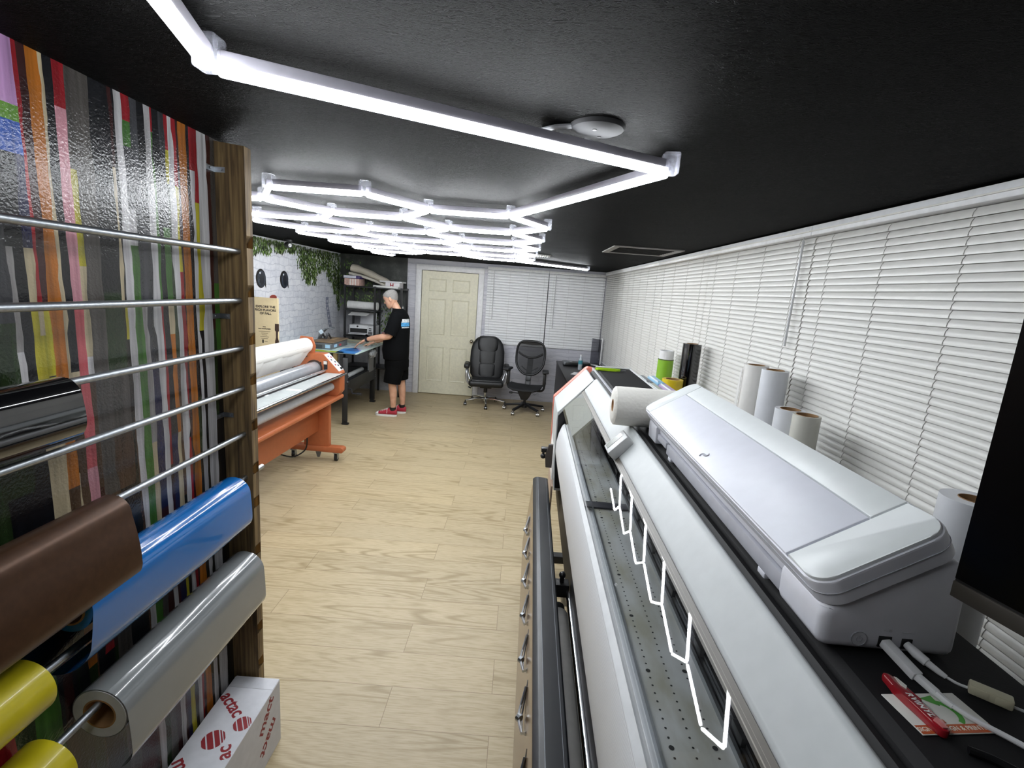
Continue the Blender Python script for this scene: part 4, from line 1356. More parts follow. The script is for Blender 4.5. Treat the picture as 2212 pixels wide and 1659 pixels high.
# ------------------------------------------------------------------ laminator
lm = thing('roll_laminator', 'orange and grey wide roll laminator on an orange wheeled stand behind the rack', 'laminator', (-1.9, 4.69, 0), R(-1.6))
OX = -1.9
LN = -1.75            # near end of the rollers
def X(x): return x - OX
ORG = mat('#ad6039', .42, var=.05)
ORG2 = mat('#a55a34', .45, var=.05)
def endbox(y0, y1):
    pl = [(X(-2.16), .655), (X(-1.735), .655), (X(-1.705), .70), (X(-1.705), .885), (X(-1.712), .90), (X(-1.865), 1.06), (X(-1.88), 1.064), (X(-2.10), 1.055), (X(-2.16), 1.0)]
    return MB().prism(pl, 'y', y0, y1, .004)
for (y0, y1) in ((-.03, .10), (LN-.13, LN)):
    e = endbox(y0, y1).build('end_housing', ORG, lm, 25)
    sx, sz = X(-1.72)-X(-1.865), .905-1.058
    sl_ = Vector((X(-1.717)-X(-1.857), 0, .898-1.047))
    cM = frame3(((X(-1.865)+X(-1.712))/2, (y0+y1)/2, (1.06+.90)/2), Vector((.153, 0, -.16)), (0, 1, 0))
    if (cM.to_3x3() @ Vector((0, 0, 1))).x < 0:
        cM = frame3(((X(-1.865)+X(-1.712))/2, (y0+y1)/2, (1.06+.90)/2), Vector((.153, 0, -.16)), (0, -1, 0))
    c_ = MB().boxm(cM @ Matrix.Translation((0, 0, .002)) @ Matrix.Diagonal((.212, .118, .004, 1)), .001).build('control_strip', mat('#cfd0d3', .35), e)
    for dx_, dy_, col_ in ((-.06, .02, '#a8323a'), (-.03, -.02, '#4a4b50'), (.0, .02, '#4a4b50'), (.03, -.025, '#a8323a'), (.045, .02, '#2a2a2c'), (-.075, -.02, '#5a5c88')):
        MB().boxm(cM @ Matrix.Translation((dx_, dy_, .005)) @ Matrix.Diagonal((.016, .018, .004, 1))).build('button', mat(col_, .4), c_)
    MB().boxm(cM @ Matrix.Translation((.085, .02, .010)) @ Matrix.Diagonal((.022, .024, .014, 1)), .002).build('knob', BLACK, c_)
ih = MB().box(X(-1.86), X(-1.825), -.034, -.030, .915, 1.0).box(X(-1.90), X(-1.885), -.034, -.030, .93, .985)
ih.build('inner_slots', mat('#1c1c1e', .5), lm)
MB().box(X(-1.862), X(-1.83), -.036, -.033, .965, .995).build('notice_label', mat('#e2dcd4', .5), lm)
MB().cyl((X(-2.03), -.034, 1.03), (X(-2.03), -.03, 1.03), .008, n=14).cyl((X(-1.955), -.036, .92), (X(-1.955), -.03, .92), .082, n=36).build('bearing_recess', mat('#3c2a22', .5), lm)
for y in (-.01, LN-.02):
    MB().prism([(X(-2.12), 1.0), (X(-1.975), 1.0), (X(-1.955), 1.13), (X(-1.985), 1.215), (X(-2.10), 1.222), (X(-2.14), 1.12)], 'y', y, y+.018, .003).build('film_bracket', ORG, lm, 25)
MB().cyl((X(-1.955), LN, .92), (X(-1.955), -.03, .92), .064, n=44).build('upper_roller', mat('#9b9ea3', .25, .35, coat=.3), lm)
MB().cyl((X(-1.955), LN, .795), (X(-1.955), -.03, .795), .058, n=40).build('lower_roller', mat('#77797d', .3), lm)
MB().cyl((X(-1.852), LN, .903), (X(-1.852), -.032, .903), .013, n=20).build('idler_bar', mat('#c9cbce', .2, .8), lm)
MB().box(X(-1.835), X(-1.672), LN, -.005, .868, .884, .002).build('feed_table', mat('#b0b5b4', .42), lm)
MB().cyl((X(-1.668), LN-.02, .878), (X(-1.668), .03, .878), .0125, n=20).build('table_edge_rail', CHROME, lm)
ar_ = MB().box(X(-1.80), X(-1.69), -.9, -.84, .884, .887).box(X(-1.83), X(-1.82), -1.15, -1.1, .884, .89)
ar_.build('paper_guides', mat('#d7d9da', .3), lm)
MB().cyl((X(-1.785), LN, .755), (X(-1.785), -.06, .755), .04, n=32).cyl((X(-1.785), -.06, .755), (X(-1.785), -.04, .755), .03, n=20).build('take_up_tube', mat('#a2a3a6', .35), lm)
MB().prism([(X(-2.15), .62), (X(-1.715), .62), (X(-1.712), .640), (X(-1.72), .656), (X(-2.15), .656)], 'y', LN-.13, .10, .003).build('stand_shelf', ORG, lm)
MB().box(X(-1.945), X(-1.90), LN-.05, -.02, .30, .62, .004).build('stand_panel', ORG2, lm)
for y in (-.04, LN-.02):
    lg_ = MB().box(X(-2.045), X(-1.795), y-.03, y+.03, .14, .625, .004).build('stand_leg', ORG, lm)
    ft = MB().prism([(X(-2.20), .115), (X(-2.19), .095), (X(-1.66), .09), (X(-1.645), .11), (X(-1.648), .135), (X(-1.67), .148), (X(-2.18), .148), (X(-2.2), .135)], 'y', y-.045, y+.045, .006).build('stand_foot', ORG, lm)
    for x in (-2.155, -1.725):
        ca_ = MB().cyl((X(x)-.012, y-.01, .034), (X(x)+.012, y-.01, .034), .034, n=26).build('caster', RUBBER, lm)
        MB().cyl((X(x)-.014, y-.01, .034), (X(x)+.014, y-.01, .034), .018, n=20).prism([(-.03, .09), (.03, .09), (.012, .03), (-.012, .03)], 'y', y-.028, y-.024).xf(Matrix.Identity(4)).build('caster_hub', STEEL, ca_)
        MB().box(X(x)-.028, X(x)+.028, y-.035, y+.02, .082, .092).box(X(x)-.018, X(x)-.014, y-.03, y+.01, .03, .085).box(X(x)+.014, X(x)+.018, y-.03, y+.01, .03, .085).build('caster_fork', STEEL, ca_)
lc = MB().tube(smooth_path([(X(-2.0), -.12, .33), (X(-1.98), -.14, .2), (X(-2.02), -.12, .10), (X(-2.10), -.2, .06), (X(-2.2), -.3, .12)]), .007, 8)
lc.build('mains_lead', BLACK, lm)
mat_film = mat('#e9e7e2', .35, var=.02)
fr_ = thing('laminating_film_roll', 'white film roll on the laminator brackets with film running down', 'film roll', (-2.045, 4.69, 1.135), R(-1.6))
MB().ring((0, LN+.03, 0), (0, -.02, 0), .072, .040, 44).build('film_winding', mat_film, fr_)
MB().ring((0, LN+.0, 0), (0, -.005, 0), .040, .034, 30).build('core', CARD, fr_)
sw = MB()
ny = 34
rnd = random.Random(9)
rows = []
for j in range(ny+1):
    y = LN+.03 + (-.03-LN-.02)*j/ny
    w_ = .006*math.sin(j*.9) + .004*math.sin(j*2.3)
    row = []
    for i in range(9):
        t_ = i/8
        x = .0735*(1-t_) + (-.03)*t_ + .02*math.sin(PI*t_)*.3 + w_*math.sin(PI*t_)
        z = .0*(1-t_) - .185*t_
        row.append(sw.bm.verts.new((x, y + (.05*t_*(-1 if j > ny/2 else .2)), z)))
    rows.append(row)
for a_, b_ in zip(rows, rows[1:]):
    for i in range(8):
        sw.bm.faces.new((a_[i], a_[i+1], b_[i+1], b_[i]))
sw.build('film_web', mat_film, fr_, 60)

# ------------------------------------------------------------------ cutting table and what lies on it
tb = thing('cutting_table', 'pale turquoise topped work table on black legs in front of the person', 'table', (-2.45, 6.6, 0))
x0, x1, y0, y1, zt = -.52, .49, -.68, .78, .90
glass = mat('#bfd3cf', .15, var=.08, nscale=4)
MB().box(x0, x1, y0, y1, zt-.012, zt, .003).build('table_top', glass, tb)
MB().box(x0, .10, y0+.015, y0+.14, zt-.075, zt-.0125).box(.19, .235, y0+.02, y0+.07, zt-.13, zt-.0125).build('timber_batten', mat('#8f7a50', .6), tb)
MB().box(x0, x1-.06, y0+.15, y1-.05, zt-.04, zt-.0125).build('top_frame', mat('#26272a', .5), tb)
LEG = mat('#17181a', .45)
for (lx, ly, fx, fy) in ((.36, -.66, .355, -.70), (-.45, -.6, -.46, -.66), (.34, .60, .315, .57), (-.45, .66, -.46, .70)):
    l_ = MB().bar((lx-.02, ly, zt-.06), (fx, fy, .04), .065, .045, .004).bar((fx, fy, .05), (fx, fy, .0), .05, .05).bar((fx-.03, fy, .012), (fx+.05, fy-.01, .012), .05, .024, .004)
    l_.build('leg', LEG, tb, 30)
MB().box(.31, .35, -.62, .58, .36, .53, .004).build('side_rail', LEG, tb)
MB().box(-.46, -.43, -.6, .62, .36, .50, .004).build('side_rail', LEG, tb)
MB().box(-.46, .33, -.60, .56, .50, .515).build('lower_shelf', mat('#202124', .5), tb)
MB().box(.33, .352, .28, .50, .50, .80, .003).build('leg_plate', mat('#7d8083', .4), tb)
bl4 = MB()
for k in range(4):
    bl4.cyl((.36, .545, .40+.028*k), (.37, .545, .40+.028*k), .008, n=10)
bl4.build('adjuster_studs', STEEL, tb)
cr = MB().tube([(.355, -.66, .46), (.43, -.68, .45), (.44, -.68, .40), (.50, -.69, .40)], .012, 10).cyl((.50, -.69, .40), (.56, -.70, .40), .018, n=14).sph((.37, -.665, .53), .03, u=12, v=8)
cr.build('crank_handle', mat('#232326', .3), tb)
mt = mat('#b9bdbf', .6)
t = thing('paper_tube', 'white cardboard tube lying on the shelf under the work table', 'tube', (-2.2, 6.55, .545))
MB().ring((0, -.3, 0), (0, .32, 0), .03, .026, 24).build('tube_wall', mt, t)
def sheet(label, pts, z, col, th=.0015, rough=.3, name='printed_sheet', group='printed sheets on the work table'):
    c = Vector((sum(p[0] for p in pts)/len(pts), sum(p[1] for p in pts)/len(pts), z))
    o = MB().prism([(p[0]-c.x, p[1]-c.y) for p in pts], 'z', 0, th).build(name, mat(col, rough, var=.2, nscale=9), None, 0)
    o.location = c
    return tag(o, label, 'printed sheet', group)
sheet('lime green edged sheet hanging over the near side of the work table', [(-2.66, 5.91), (-2.13, 5.90), (-2.14, 6.0), (-2.62, 6.04)], .9005, '#a8b82c')
bs = thing('printed_sheet', 'blue printed sheet on the near corner of the work table', 'printed sheet', (-2.1, 6.1, .9005), 0, 'printed sheets on the work table')
MB().prism([(-.12, -.20), (.12, -.21), (.10, .13), (-.02, .36), (-.16, .20)], 'z', 0, .0015).build('sheet', mat('#3b86cf', .3, var=.15, nscale=6), bs)
MB().prism([(-.08, .02), (.06, -.02), (.07, .12), (-.01, .26), (-.09, .2)], 'z', .0015, .002).build('dark_print', mat('#1f5d9e', .3, var=.3, nscale=20), bs)
MB().prism([(.08, .10), (.10, .13), (-.02, .36), (-.04, .33)], 'z', .0015, .002).build('mauve_print', mat('#a79ac0', .3, var=.3, nscale=20), bs)
sheet('pale blue film sheet under the person\'s hand', [(-2.36, 6.45), (-2.0, 6.30), (-1.98, 6.66), (-2.3, 6.74)], .9005, '#c4d3d6', rough=.12)
sheet('cream printed strip lying along the far edge of the work table', [(-2.85, 7.22), (-1.99, 7.14), (-1.99, 7.34), (-2.85, 7.37)], .9005, '#c3be9d')
sheet('narrow strip with mauve and green print near the far edge of the work table', [(-2.80, 6.98), (-2.02, 6.90), (-2.02, 7.02), (-2.80, 7.12)], .9005, '#9c9480')
bag = thing('clear_plastic_bag', 'crumpled clear plastic bag hanging under the table edge beside the person', 'plastic bag', (-2.0, 6.72, .80))
bm_ = MB().sph((0, 0, 0), .085, (.45, 1.5, .62), 18, 12)
rnd = random.Random(2)
for v_ in bm_.bm.verts:
    v_.co += Vector((rnd.uniform(-.012, .012), rnd.uniform(-.012, .012), rnd.uniform(-.012, .012)))
bm_.build('bag_film', mat('#b9bdc1', .2, var=.2), bag, 0)
bp_ = thing('heat_press', 'grey clamshell heat press with a raised handle arm on the work table', 'heat press', (-2.44, 6.4, .902))
MB().box(-.13, .10, -.30, .27, .0, .075, .006).build('base', mat('#5d6063', .45), bp_)
MB().box(-.17, .11, -.28, .29, .078, .095, .004).build('platen', mat('#7a6650', .5), bp_)
MB().box(-.02, .02, -.02, .2, .095, .0965).build('teflon_strip', mat('#b89a70', .5), bp_)
MB().box(-.14, -.02, -.304, -.30, .012, .055).build('vent', mat('#3a3c3e', .5), bp_)
MB().box(.1005, .103, -.22, -.12, .02, .055).box(.02, .08, -.304, -.30, .015, .06).build('label', mat('#9fc3dc', .4), bp_)
MB().box(.1005, .103, -.04, .03, .02, .045).build('red_mark', mat('#b2303c', .4), bp_)
for x in (-.17, -.09):
    MB().bar((x, -.02, .095), (x+.03, .0, .17), .018, .03, .003).bar((x+.03, .0, .17), (x+.04, .07, .10), .016, .022, .003).build('link', mat('#2e2f31', .4), bp_)
hp = [(-.19, .03, .08), (-.16, .03, .17), (-.11, .035, .222), (-.05, .04, .245), (.0, .04, .235)]
hm_ = MB()
for a_, b_ in zip(hp, hp[1:]):
    hm_.bar(a_, b_, .022, .10, .006, up=(0, 1, 0))
ha = hm_.build('handle_arm', mat('#6b6f73', .4), bp_)
MB().cbox((-.145, -.022, .185), (.05, .012, .05), (0, -.7, 0), .002).build('data_plate', mat('#cfe0ec', .4), ha)
MB().cyl((-.25, -.2, .02), (-.02, -.28, .035), .006, n=10).build('spare_rod', STEEL, bp_)

# ------------------------------------------------------------------ autumn sign board
sg = thing('display_sign', 'tall cream display sign headed explore the rich flavors of fall', 'sign', (-2.655, 5.12, 0), R(4))
MB().box(-.120, .120, 0, .03, 0, 1.54, .003).build('board', mat('#cdbb93', .6, var=.03), sg)
INK = mat('#2f2620', .6)
def sgt(body, size, x, z, nm='headline', **kw):
    tx = MB()
    text(tx, body, size, frame3((x, -.0005, z), (1, 0, 0), (0, 0, 1)), extrude=.0006, **kw)
    return tx.build(nm, INK, sg, 0)
sgt('EXPLORE THE', .032, -.005, 1.445, bold=.0012)
sgt('RICH FLAVORS', .032, -.005, 1.410, bold=.0012)
sgt('OF FALL', .032, -.005, 1.375, bold=.0012)
sgt('FALL', .015, -.02, 1.235, 'subtitle', bold=.0006)
sgt('OLD FASHIONED', .0165, -.02, 1.214, 'subtitle', bold=.0006)
tl = MB()
for k, w_ in enumerate((.12, .07, .055, .09, .07)):
    tl.box(-.02-w_/2, -.02+w_/2, -.001, 0, 1.185-.019*k, 1.189-.019*k)
tl.build('fine_print', mat('#6b5c45', .6), sg, 0)
MB().box(-.045, -.030, -.0012, 0, 1.065, 1.10).box(-.02, .01, -.0012, 0, 1.08, 1.084).build('mark', INK, sg, 0)
btl = MB().lathe([(0, 0), (.028, 0), (.030, .02), (.030, .13), (.012, .19), (.012, .21), (.0165, .212), (.0165, .26), (0, .26)], (.108, -.03, 1.06), 20)
bo = MB().prism([(.088, 1.02), (.127, 1.02), (.127, 1.09), (.116, 1.13), (.119, 1.19), (.129, 1.20), (.129, 1.275), (.089, 1.275), (.087, 1.205), (.098, 1.19), (.098, 1.13), (.088, 1.09)], 'y', -.0018, 0)
bo.build('bottle_print', mat('#3a2415', .4), sg, 0)
btl.bm.free()

# ------------------------------------------------------------------ shelf rack in the corner
rk = thing('storage_rack', 'black metal shelf rack in the far left corner', 'shelf rack', (-2.28, 7.80, 0))
for x, y in ((-.43, -.2), (.035, -.2), (.44, -.2), (-.43, .19), (.0, .19), (.44, .19)):
    MB().box(x-.014, x+.014, y-.014, y+.014, 0, 1.705 if x > -.3 and x < .3 and y < 0 and False else 1.71).build('post', mat('#141416', .4), rk)
for z, xa, xb in ((1.70, -.45, .46), (1.335, -.45, .05), (.935, -.45, .46), (.45, -.45, .46)):
    MB().box(xa, xb, -.21, .205, z-.02, z, .002).build('shelf', mat('#1b1c1e', .4), rk)
def onrack(x, y, z): return (-2.28+x, 7.80+y, z)
t = thing('lidded_bin', 'clear plastic bin of pink packs with a purple lid on the top shelf', 'storage bin', onrack(-.33, -.06, 1.70))
MB().box(-.115, .115, -.14, .14, 0, .105, .01).build('tub', mat('#c9a79c', .3, var=.25, nscale=22), t)
MB().box(-.125, .125, -.15, .15, .105, .15, .008).build('lid', mat('#3c2d63', .35), t)
MB().box(-.12, .07, -.153, -.148, .11, .148).build('lid_edge', mat('#c6c6d2', .4), t)
st3 = MB()
for k in range(3):
    st3.box(-.03+.04*k, -.012+.04*k, -.1425, -.139, .005, .10)
st3.build('white_packs', mat('#e3ddd8', .5), t)
fb_ = thing('canvas_bundle', 'rolled beige canvas bundle lying slanted across the top shelf', 'canvas', onrack(-.05, .02, 1.70))
rg = []
for k in range(9):
    t_ = k/8
    c = Vector((-.34+.62*t_, -.02+.02*math.sin(t_*5), .27-.215*t_**1.3))
    r_ = .06 - .012*t_ + .006*math.sin(k*2.1)
    rg.append([c + Vector((.25*r_*math.sin(a), r_*1.5*math.cos(a), r_*math.sin(a))) for a in [2*PI*i/14 for i in range(14)]])
MB().loft(rg).build('canvas', mat('#b9b1a2', .85, bmp=.4, nscale=14), fb_)
rg = []
for k in range(7):
    t_ = k/6
    c = Vector((-.36+.58*t_, -.10, .18-.15*t_**1.5))
    rg.append([c + Vector((0, .03*math.cos(a), .024*math.sin(a))) for a in [2*PI*i/10 for i in range(10)]])
MB().loft(rg).build('pole', mat('#c3beb2', .7), fb_)
t = thing('small_white_box', 'white box with red lettering on the right of the top shelf', 'box', onrack(.29, -.05, 1.70))
MB().box(-.11, .11, -.12, .12, 0, .085, .003).build('carton', mat('#d6d3d6', .5), t)
tx = MB()
text(tx, 'H', .08, frame3((-.01, -.1205, .042), (1, 0, 0), (0, 0, 1)), bold=.004)
tx.build('lettering', REDINK, t, 0)
t = tag(MB().box(-.17, .17, -.15, .15, 0, .022, .002).build('board_stack', mat('#cfcfd2', .6), None), 'stack of white sheets on top of the red-lettered box', 'sheets')
t.location = onrack(.27, -.05, 1.785)
t = tag(MB().box(-.2, .2, -.04, .04, 0, .03, .003).build('folded_sheet', mat('#d8d8d6', .6), None), 'white folded sheet at the front edge of the top shelf', 'sheets')
place(t, onrack(.20, -.175, 1.70), R(-6))
t = thing('foam_roll', 'white foam roll lying on the middle shelf', 'roll', onrack(-.2, -.04, 1.335))
MB().cyl((-.235, 0, .065), (.235, 0, .065), .062, n=28).build('foam', mat('#dcdcdb', .7), t)
t = tag(MB().prism([(-.14, -.19), (.14, -.19), (.15, .13), (-.15, .13)], 'z', 0, .003).build('paper_sheet', mat('#e2e2e0', .5), None), 'white paper sheet sticking out under the foam roll', 'paper')
place(t, onrack(-.2, -.06, 1.2), 0, (R(4), 0, 0))
t.location = onrack(-.2, -.13, 1.315-.02)
t.rotation_euler = (R(12), 0, 0)
ip = thing('inkjet_printer', 'white desktop inkjet printer with raised rear paper tray on the shelf', 'printer', onrack(-.17, -.06, .935))
PW = mat('#cfd0d2', .4)
MB().box(-.19, .10, -.14, .17, .03, .17, .012).build('body', PW, ip)
MB().box(.10, .19, -.15, .17, .02, .165, .006).build('ink_tank_unit', mat('#c4c5c8', .4), ip)
MB().box(-.175, .09, -.145, -.135, .05, .115).build('paper_slot', mat('#0f0f10', .5), ip)
MB().prism([(-.18, .028), (.09, .028), (.085, .04), (-.175, .04)], 'y', -.24, -.13, .002).build('output_tray', mat('#b6b7ba', .4), ip)
MB().cbox((.02, .15, .255), (.26, .008, .20), (R(-14), 0, 0), .004).build('rear_tray', mat('#c3c4c8', .4), ip)
bb = MB()
for k in range(3):
    bb.box(.115+.022*k, .131+.022*k, -.1525, -.149, .03, .075)
bb.box(.12, .16, -.1525, -.149, .085, .10).box(.12, .16, -.1525, -.149, .115, .13)
bb.build('ink_windows', mat('#26272a', .3), ip)
MB().cyl((-.06, -.1465, .145), (-.06, -.142, .145), .014, n=16).build('button', BLACK, ip)
t = tag(MB().box(-.06, .06, -.05, .05, 0, .07, .003).build('red_white_box', mat('#c08a8c', .5, var=.5, nscale=10), None), 'small red and white box on the shelf between printer and person', 'box')
t.location = onrack(.18, -.05, .935)
for k, (x, h_, lb) in enumerate(((.28, .26, 'white paper roll standing on the right of the shelf behind the person\'s head'), (.38, .25, 'white paper roll standing at the right end of the shelf next to the door strip'))):
    t = thing('paper_roll', lb, 'paper roll', onrack(x, .02, .935), 0, 'standing rolls on the rack')
    MB().ring((0, 0, 0), (0, 0, h_+.24), .045, .02, 28).build('paper', mat('#c8c8cc', .6), t)
# ------------------------------------------------------------------ office chairs
LEATHER = mat('#121315', .48, var=.15, nscale=40, bmp=.12)
def soft(mb, c, size, rot=(0, 0, 0), bev=.03):
    return mb.cbox(c, size, rot, bev, 4)
def caster(parent, x, y, col, hub):
    c = MB().cyl((x-.022, y, .027), (x-.006, y, .027), .027, n=20).cyl((x+.006, y, .027), (x+.022, y, .027), .027, n=20).box(x-.014, x+.014, y-.02, y+.02, .04, .062, .005).cyl((x, y, .05), (x, y, .085), .008, n=10)
    o = c.build('caster', col, parent)
    MB().cyl((x-.0235, y, .027), (x+.0235, y, .027), .016, n=16).build('caster_hub', hub, o)
ch = thing('leather_office_chair', 'black leather high-back office chair with chrome star base by the door', 'chair', (-.455, 7.53, 0), R(4))
offs = [R(-87 + 72*k) for k in range(5)]
br_ = MB().cyl((0, 0, .07), (0, 0, .115), .04, n=24)
for a in offs:
    br_.tube([(0.02*math.cos(a), .02*math.sin(a), .105), (.16*math.cos(a), .16*math.sin(a), .105), (.32*math.cos(a), .32*math.sin(a), .082)], [.022, .018, .013], 10)
br_.build('star_base', CHROME, ch)
for a in offs:
    caster(ch, .325*math.cos(a), .325*math.sin(a), BLACK, STEEL)
MB().cyl((0, 0, .11), (0, 0, .22), .014, n=18).build('gas_lift', CHROME, ch)
MB().cyl((0, 0, .20), (0, 0, .30), .03, n=20).box(-.09, .09, -.12, .12, .285, .315, .006).build('lift_cover', BLACK, ch)
MB().tube([(-.05, -.04, .30), (-.2, -.05, .295), (-.23, -.05, .28)], .007, 8).cbox((-.25, -.05, .275), (.05, .03, .018), (0, .4, 0), .006).build('tilt_lever', BLACK, ch)
se = MB()
soft(se, (0, -.06, .375), (.53, .50, .10), (R(-2), 0, 0), .045)
soft(se, (0, -.09, .415), (.46, .38, .05), (R(-3), 0, 0), .024)
seat = se.build('seat', LEATHER, ch, 60)
MB().tube([(-.24, -.27, .425), (0, -.295, .43), (.24, -.27, .425)], .004, 8).tube([(-.15, -.29, .42), (-.16, -.05, .442)], .003, 6).tube([(.15, -.29, .42), (.16, -.05, .442)], .003, 6).build('seat_seams', BLACK, seat)
tilt = R(-11)
bk = MB()
def bkp(u, w, z):      # on the tilted back: u across, w towards the front, z up along the back
    return (u, .15 - w*math.cos(tilt) - z*math.sin(tilt), .41 + z*math.cos(tilt) + w*math.sin(tilt))
sec = [(0, .22, .05), (.06, .262, .055), (.25, .272, .06), (.42, .268, .06), (.54, .242, .058), (.60, .20, .05), (.63, .165, .04)]
rings_ = []
for z, hw, hd in sec:
    r_ = []
    for i in range(28):
        a = 2*PI*i/28
        ca_, sa_ = math.cos(a), math.sin(a)
        ex = .45
        r_.append(Vector(bkp(hw*math.copysign(abs(ca_)**ex, ca_), hd*math.copysign(abs(sa_)**.7, sa_), z)))
    rings_.append(r_)
bk.loft(rings_)
back = bk.build('backrest', LEATHER, ch, 60)
hd_ = MB()
rings_ = []
for z, hw in ((.445, .125), (.465, .155), (.55, .165), (.625, .155), (.655, .14), (.664, .11)):
    r_ = []
    for i in range(20):
        a = 2*PI*i/20
        ca_, sa_ = math.cos(a), math.sin(a)
        r_.append(Vector(bkp(hw*math.copysign(abs(ca_)**.4, ca_), .035 + .045*math.copysign(abs(sa_)**.7, sa_), z)))
    rings_.append(r_)
hd_.loft(rings_).build('headrest', LEATHER, back, 60)
pc_ = MB()
for (z0, z1) in ((.05, .24), (.25, .45)):
    rings_ = []
    for z, hw in ((z0, .105), (z0+.015, .128), (z1-.015, .132), (z1, .112)):
        rings_.append([Vector(bkp(hw*math.copysign(abs(math.cos(2*PI*i/20))**.4, math.cos(2*PI*i/20)), .045 + .024*math.copysign(abs(math.sin(2*PI*i/20))**.7, math.sin(2*PI*i/20)), z)) for i in range(20)])
    pc_.loft(rings_)
pc_.build('back_cushion', LEATHER, back, 60)
for s_ in (-1, 1):
    a_ = MB().tube(smooth_path([(s_*.25, -.17, .35), (s_*.295, -.20, .42), (s_*.305, -.22, .55), (s_*.305, -.1, .61), (s_*.305, .06, .61), (s_*.295, .1, .5), (s_*.255, .06, .37)], 4), .018, 10)
    am = a_.build('armrest', mat('#b9bbbf', .3, .7), ch, 60)
    soft(MB(), (s_*.305, -.10, .635), (.085, .30, .075), (0, 0, 0), .028).build('arm_pad', LEATHER, am, 60)

MESHM, nt, b = newmat('black_mesh_fabric')
v = coords(nt)
ck = N(nt, 'TexChecker', i_Scale=330.)
nt.links.new(v, ck.inputs['Vector'])
tr = N(nt, 'BsdfTransparent')
mx = N(nt, 'MixShader')
b.inputs['Base Color'].default_value = lin('#1b1c1f')
b.inputs['Roughness'].default_value = .7
ad = N(nt, 'Math', operation='MULTIPLY')
ad.inputs[1].default_value = .42
nt.links.new(ck.outputs['Fac'], ad.inputs[0])
nt.links.new(ad.outputs[0], mx.inputs[0])
nt.links.new(b.outputs[0], mx.inputs[1])
nt.links.new(tr.outputs[0], mx.inputs[2])
nt.links.new(mx.outputs[0], nt.nodes['Material Output'].inputs['Surface'])
mc = thing('mesh_office_chair', 'black mesh-back office chair with adjustable arms next to the leather one', 'chair', (.165, 7.25, 0), R(-10))
PB = mat('#141518', .42)
br_ = MB().cyl((0, 0, .07), (0, 0, .14), .042, n=24)
offs = [R(-112 + 72*k) for k in range(5)]
for a in offs:
    br_.bar((.02*math.cos(a), .02*math.sin(a), .125), (.31*math.cos(a), .31*math.sin(a), .078), .045, .03, .008)
br_.build('star_base', PB, mc, 40)
for a in offs:
    caster(mc, .315*math.cos(a), .315*math.sin(a), mat('#8d8b88', .25, .8), CHROME)
MB().cyl((0, 0, .13), (0, 0, .22), .02, n=18).build('gas_lift', BLACK, mc)
MB().prism([(-.12, .355), (.12, .355), (.09, .29), (.045, .20), (-.045, .20), (-.09, .29)], 'y', -.09, .12, .012).build('tilt_housing', PB, mc, 30)
MB().tube([(-.06, -.02, .285), (-.19, -.03, .285)], .007, 8).cbox((-.215, -.03, .285), (.055, .035, .03), bev=.008).tube([(-.13, .05, .33), (-.2, .0, .35), (-.24, -.05, .345)], .0035, 6).tube([(.1, -.06, .32), (.16, -.1, .30), (.2, -.1, .33)], .0025, 6).build('levers', PB, mc)
rg = []
for x, zt_, dz_, y0_, y1_ in [(-.25, .43, .015, -.16, .13), (-.235, .425, .04, -.22, .17), (-.15, .41, .055, -.255, .2), (0, .405, .06, -.265, .205), (.15, .41, .055, -.255, .2), (.235, .425, .04, -.22, .17), (.25, .43, .015, -.16, .13)]:
    r_ = []
    for i in range(20):
        a = 2*PI*i/20
        cy_0, ry_ = (y0_+y1_)/2, (y1_-y0_)/2
        ca_, sa_ = math.cos(a), math.sin(a)
        yy = cy_0 + ry_*math.copysign(abs(ca_)**.6, ca_)
        zz = zt_ - dz_/2 + dz_/2*math.copysign(abs(sa_)**.6, sa_) - .03*max(0, -(yy+.15))*2
        r_.append(Vector((x, yy, zz)))
    rg.append(r_)
MB().loft(rg).build('seat', mat('#17181a', .75, var=.1, bmp=.2, nscale=200), mc, 60)
def mb2(u, z, d=0):   # backrest surface: curved, leaning back
    return (u, .20 + .10*(z-.5)*1. - .9*u*u*.45 + .05*math.sin((z-.55)*5.5) - d, z)
outl = []
for i in range(44):
    a = 2*PI*i/44
    ca_, sa_ = math.cos(a), math.sin(a)
    u = .222*math.copysign(abs(ca_)**.5, ca_)
    z = .80 + .255*math.copysign(abs(sa_)**.62, sa_)
    if z < .80:
        u *= 1 - .40*((.80-z)/.255)**2.2
    outl.append((u, z))
bf = MB().tube([mb2(u, z) for u, z in outl], .017, 10, closed=True)
bf = bf.build('back_frame', PB, mc, 60)
ms = MB()
cc_ = ms.bm.verts.new(mb2(0, .8))
ringp = []
for f in (.33, .66, .98):
    ringp.append([ms.bm.verts.new(mb2(u*f, .8+(z-.8)*f)) for u, z in outl])
for i in range(44):
    j = (i+1) % 44
    ms.bm.faces.new((cc_, ringp[0][i], ringp[0][j]))
    for A, B in zip(ringp, ringp[1:]):
        ms.bm.faces.new((A[i], B[i], B[j], A[j]))
ms.build('back_mesh', MESHM, bf, 60)
MB().tube([mb2(.19*t_, .80+.075*t_*t_, .008) for t_ in [i/8-1 for i in range(17)]], .014, 10).build('lumbar_bar', PB, bf)
tpb = MB()
rows = []
for i in range(13):
    u = -.185 + .37*i/12
    rows.append([mb2(u, 1.052-.018*(u/.185)**2, .01), mb2(u, 1.00+.012*(abs(u)/.185)**2, .012), mb2(u, 1.00+.012*(abs(u)/.185)**2, -.012), mb2(u, 1.052-.018*(u/.185)**2, -.012)])
tpb.loft([[Vector(p) for p in r_] for r_ in rows]).build('top_band', PB, bf)
spn = []
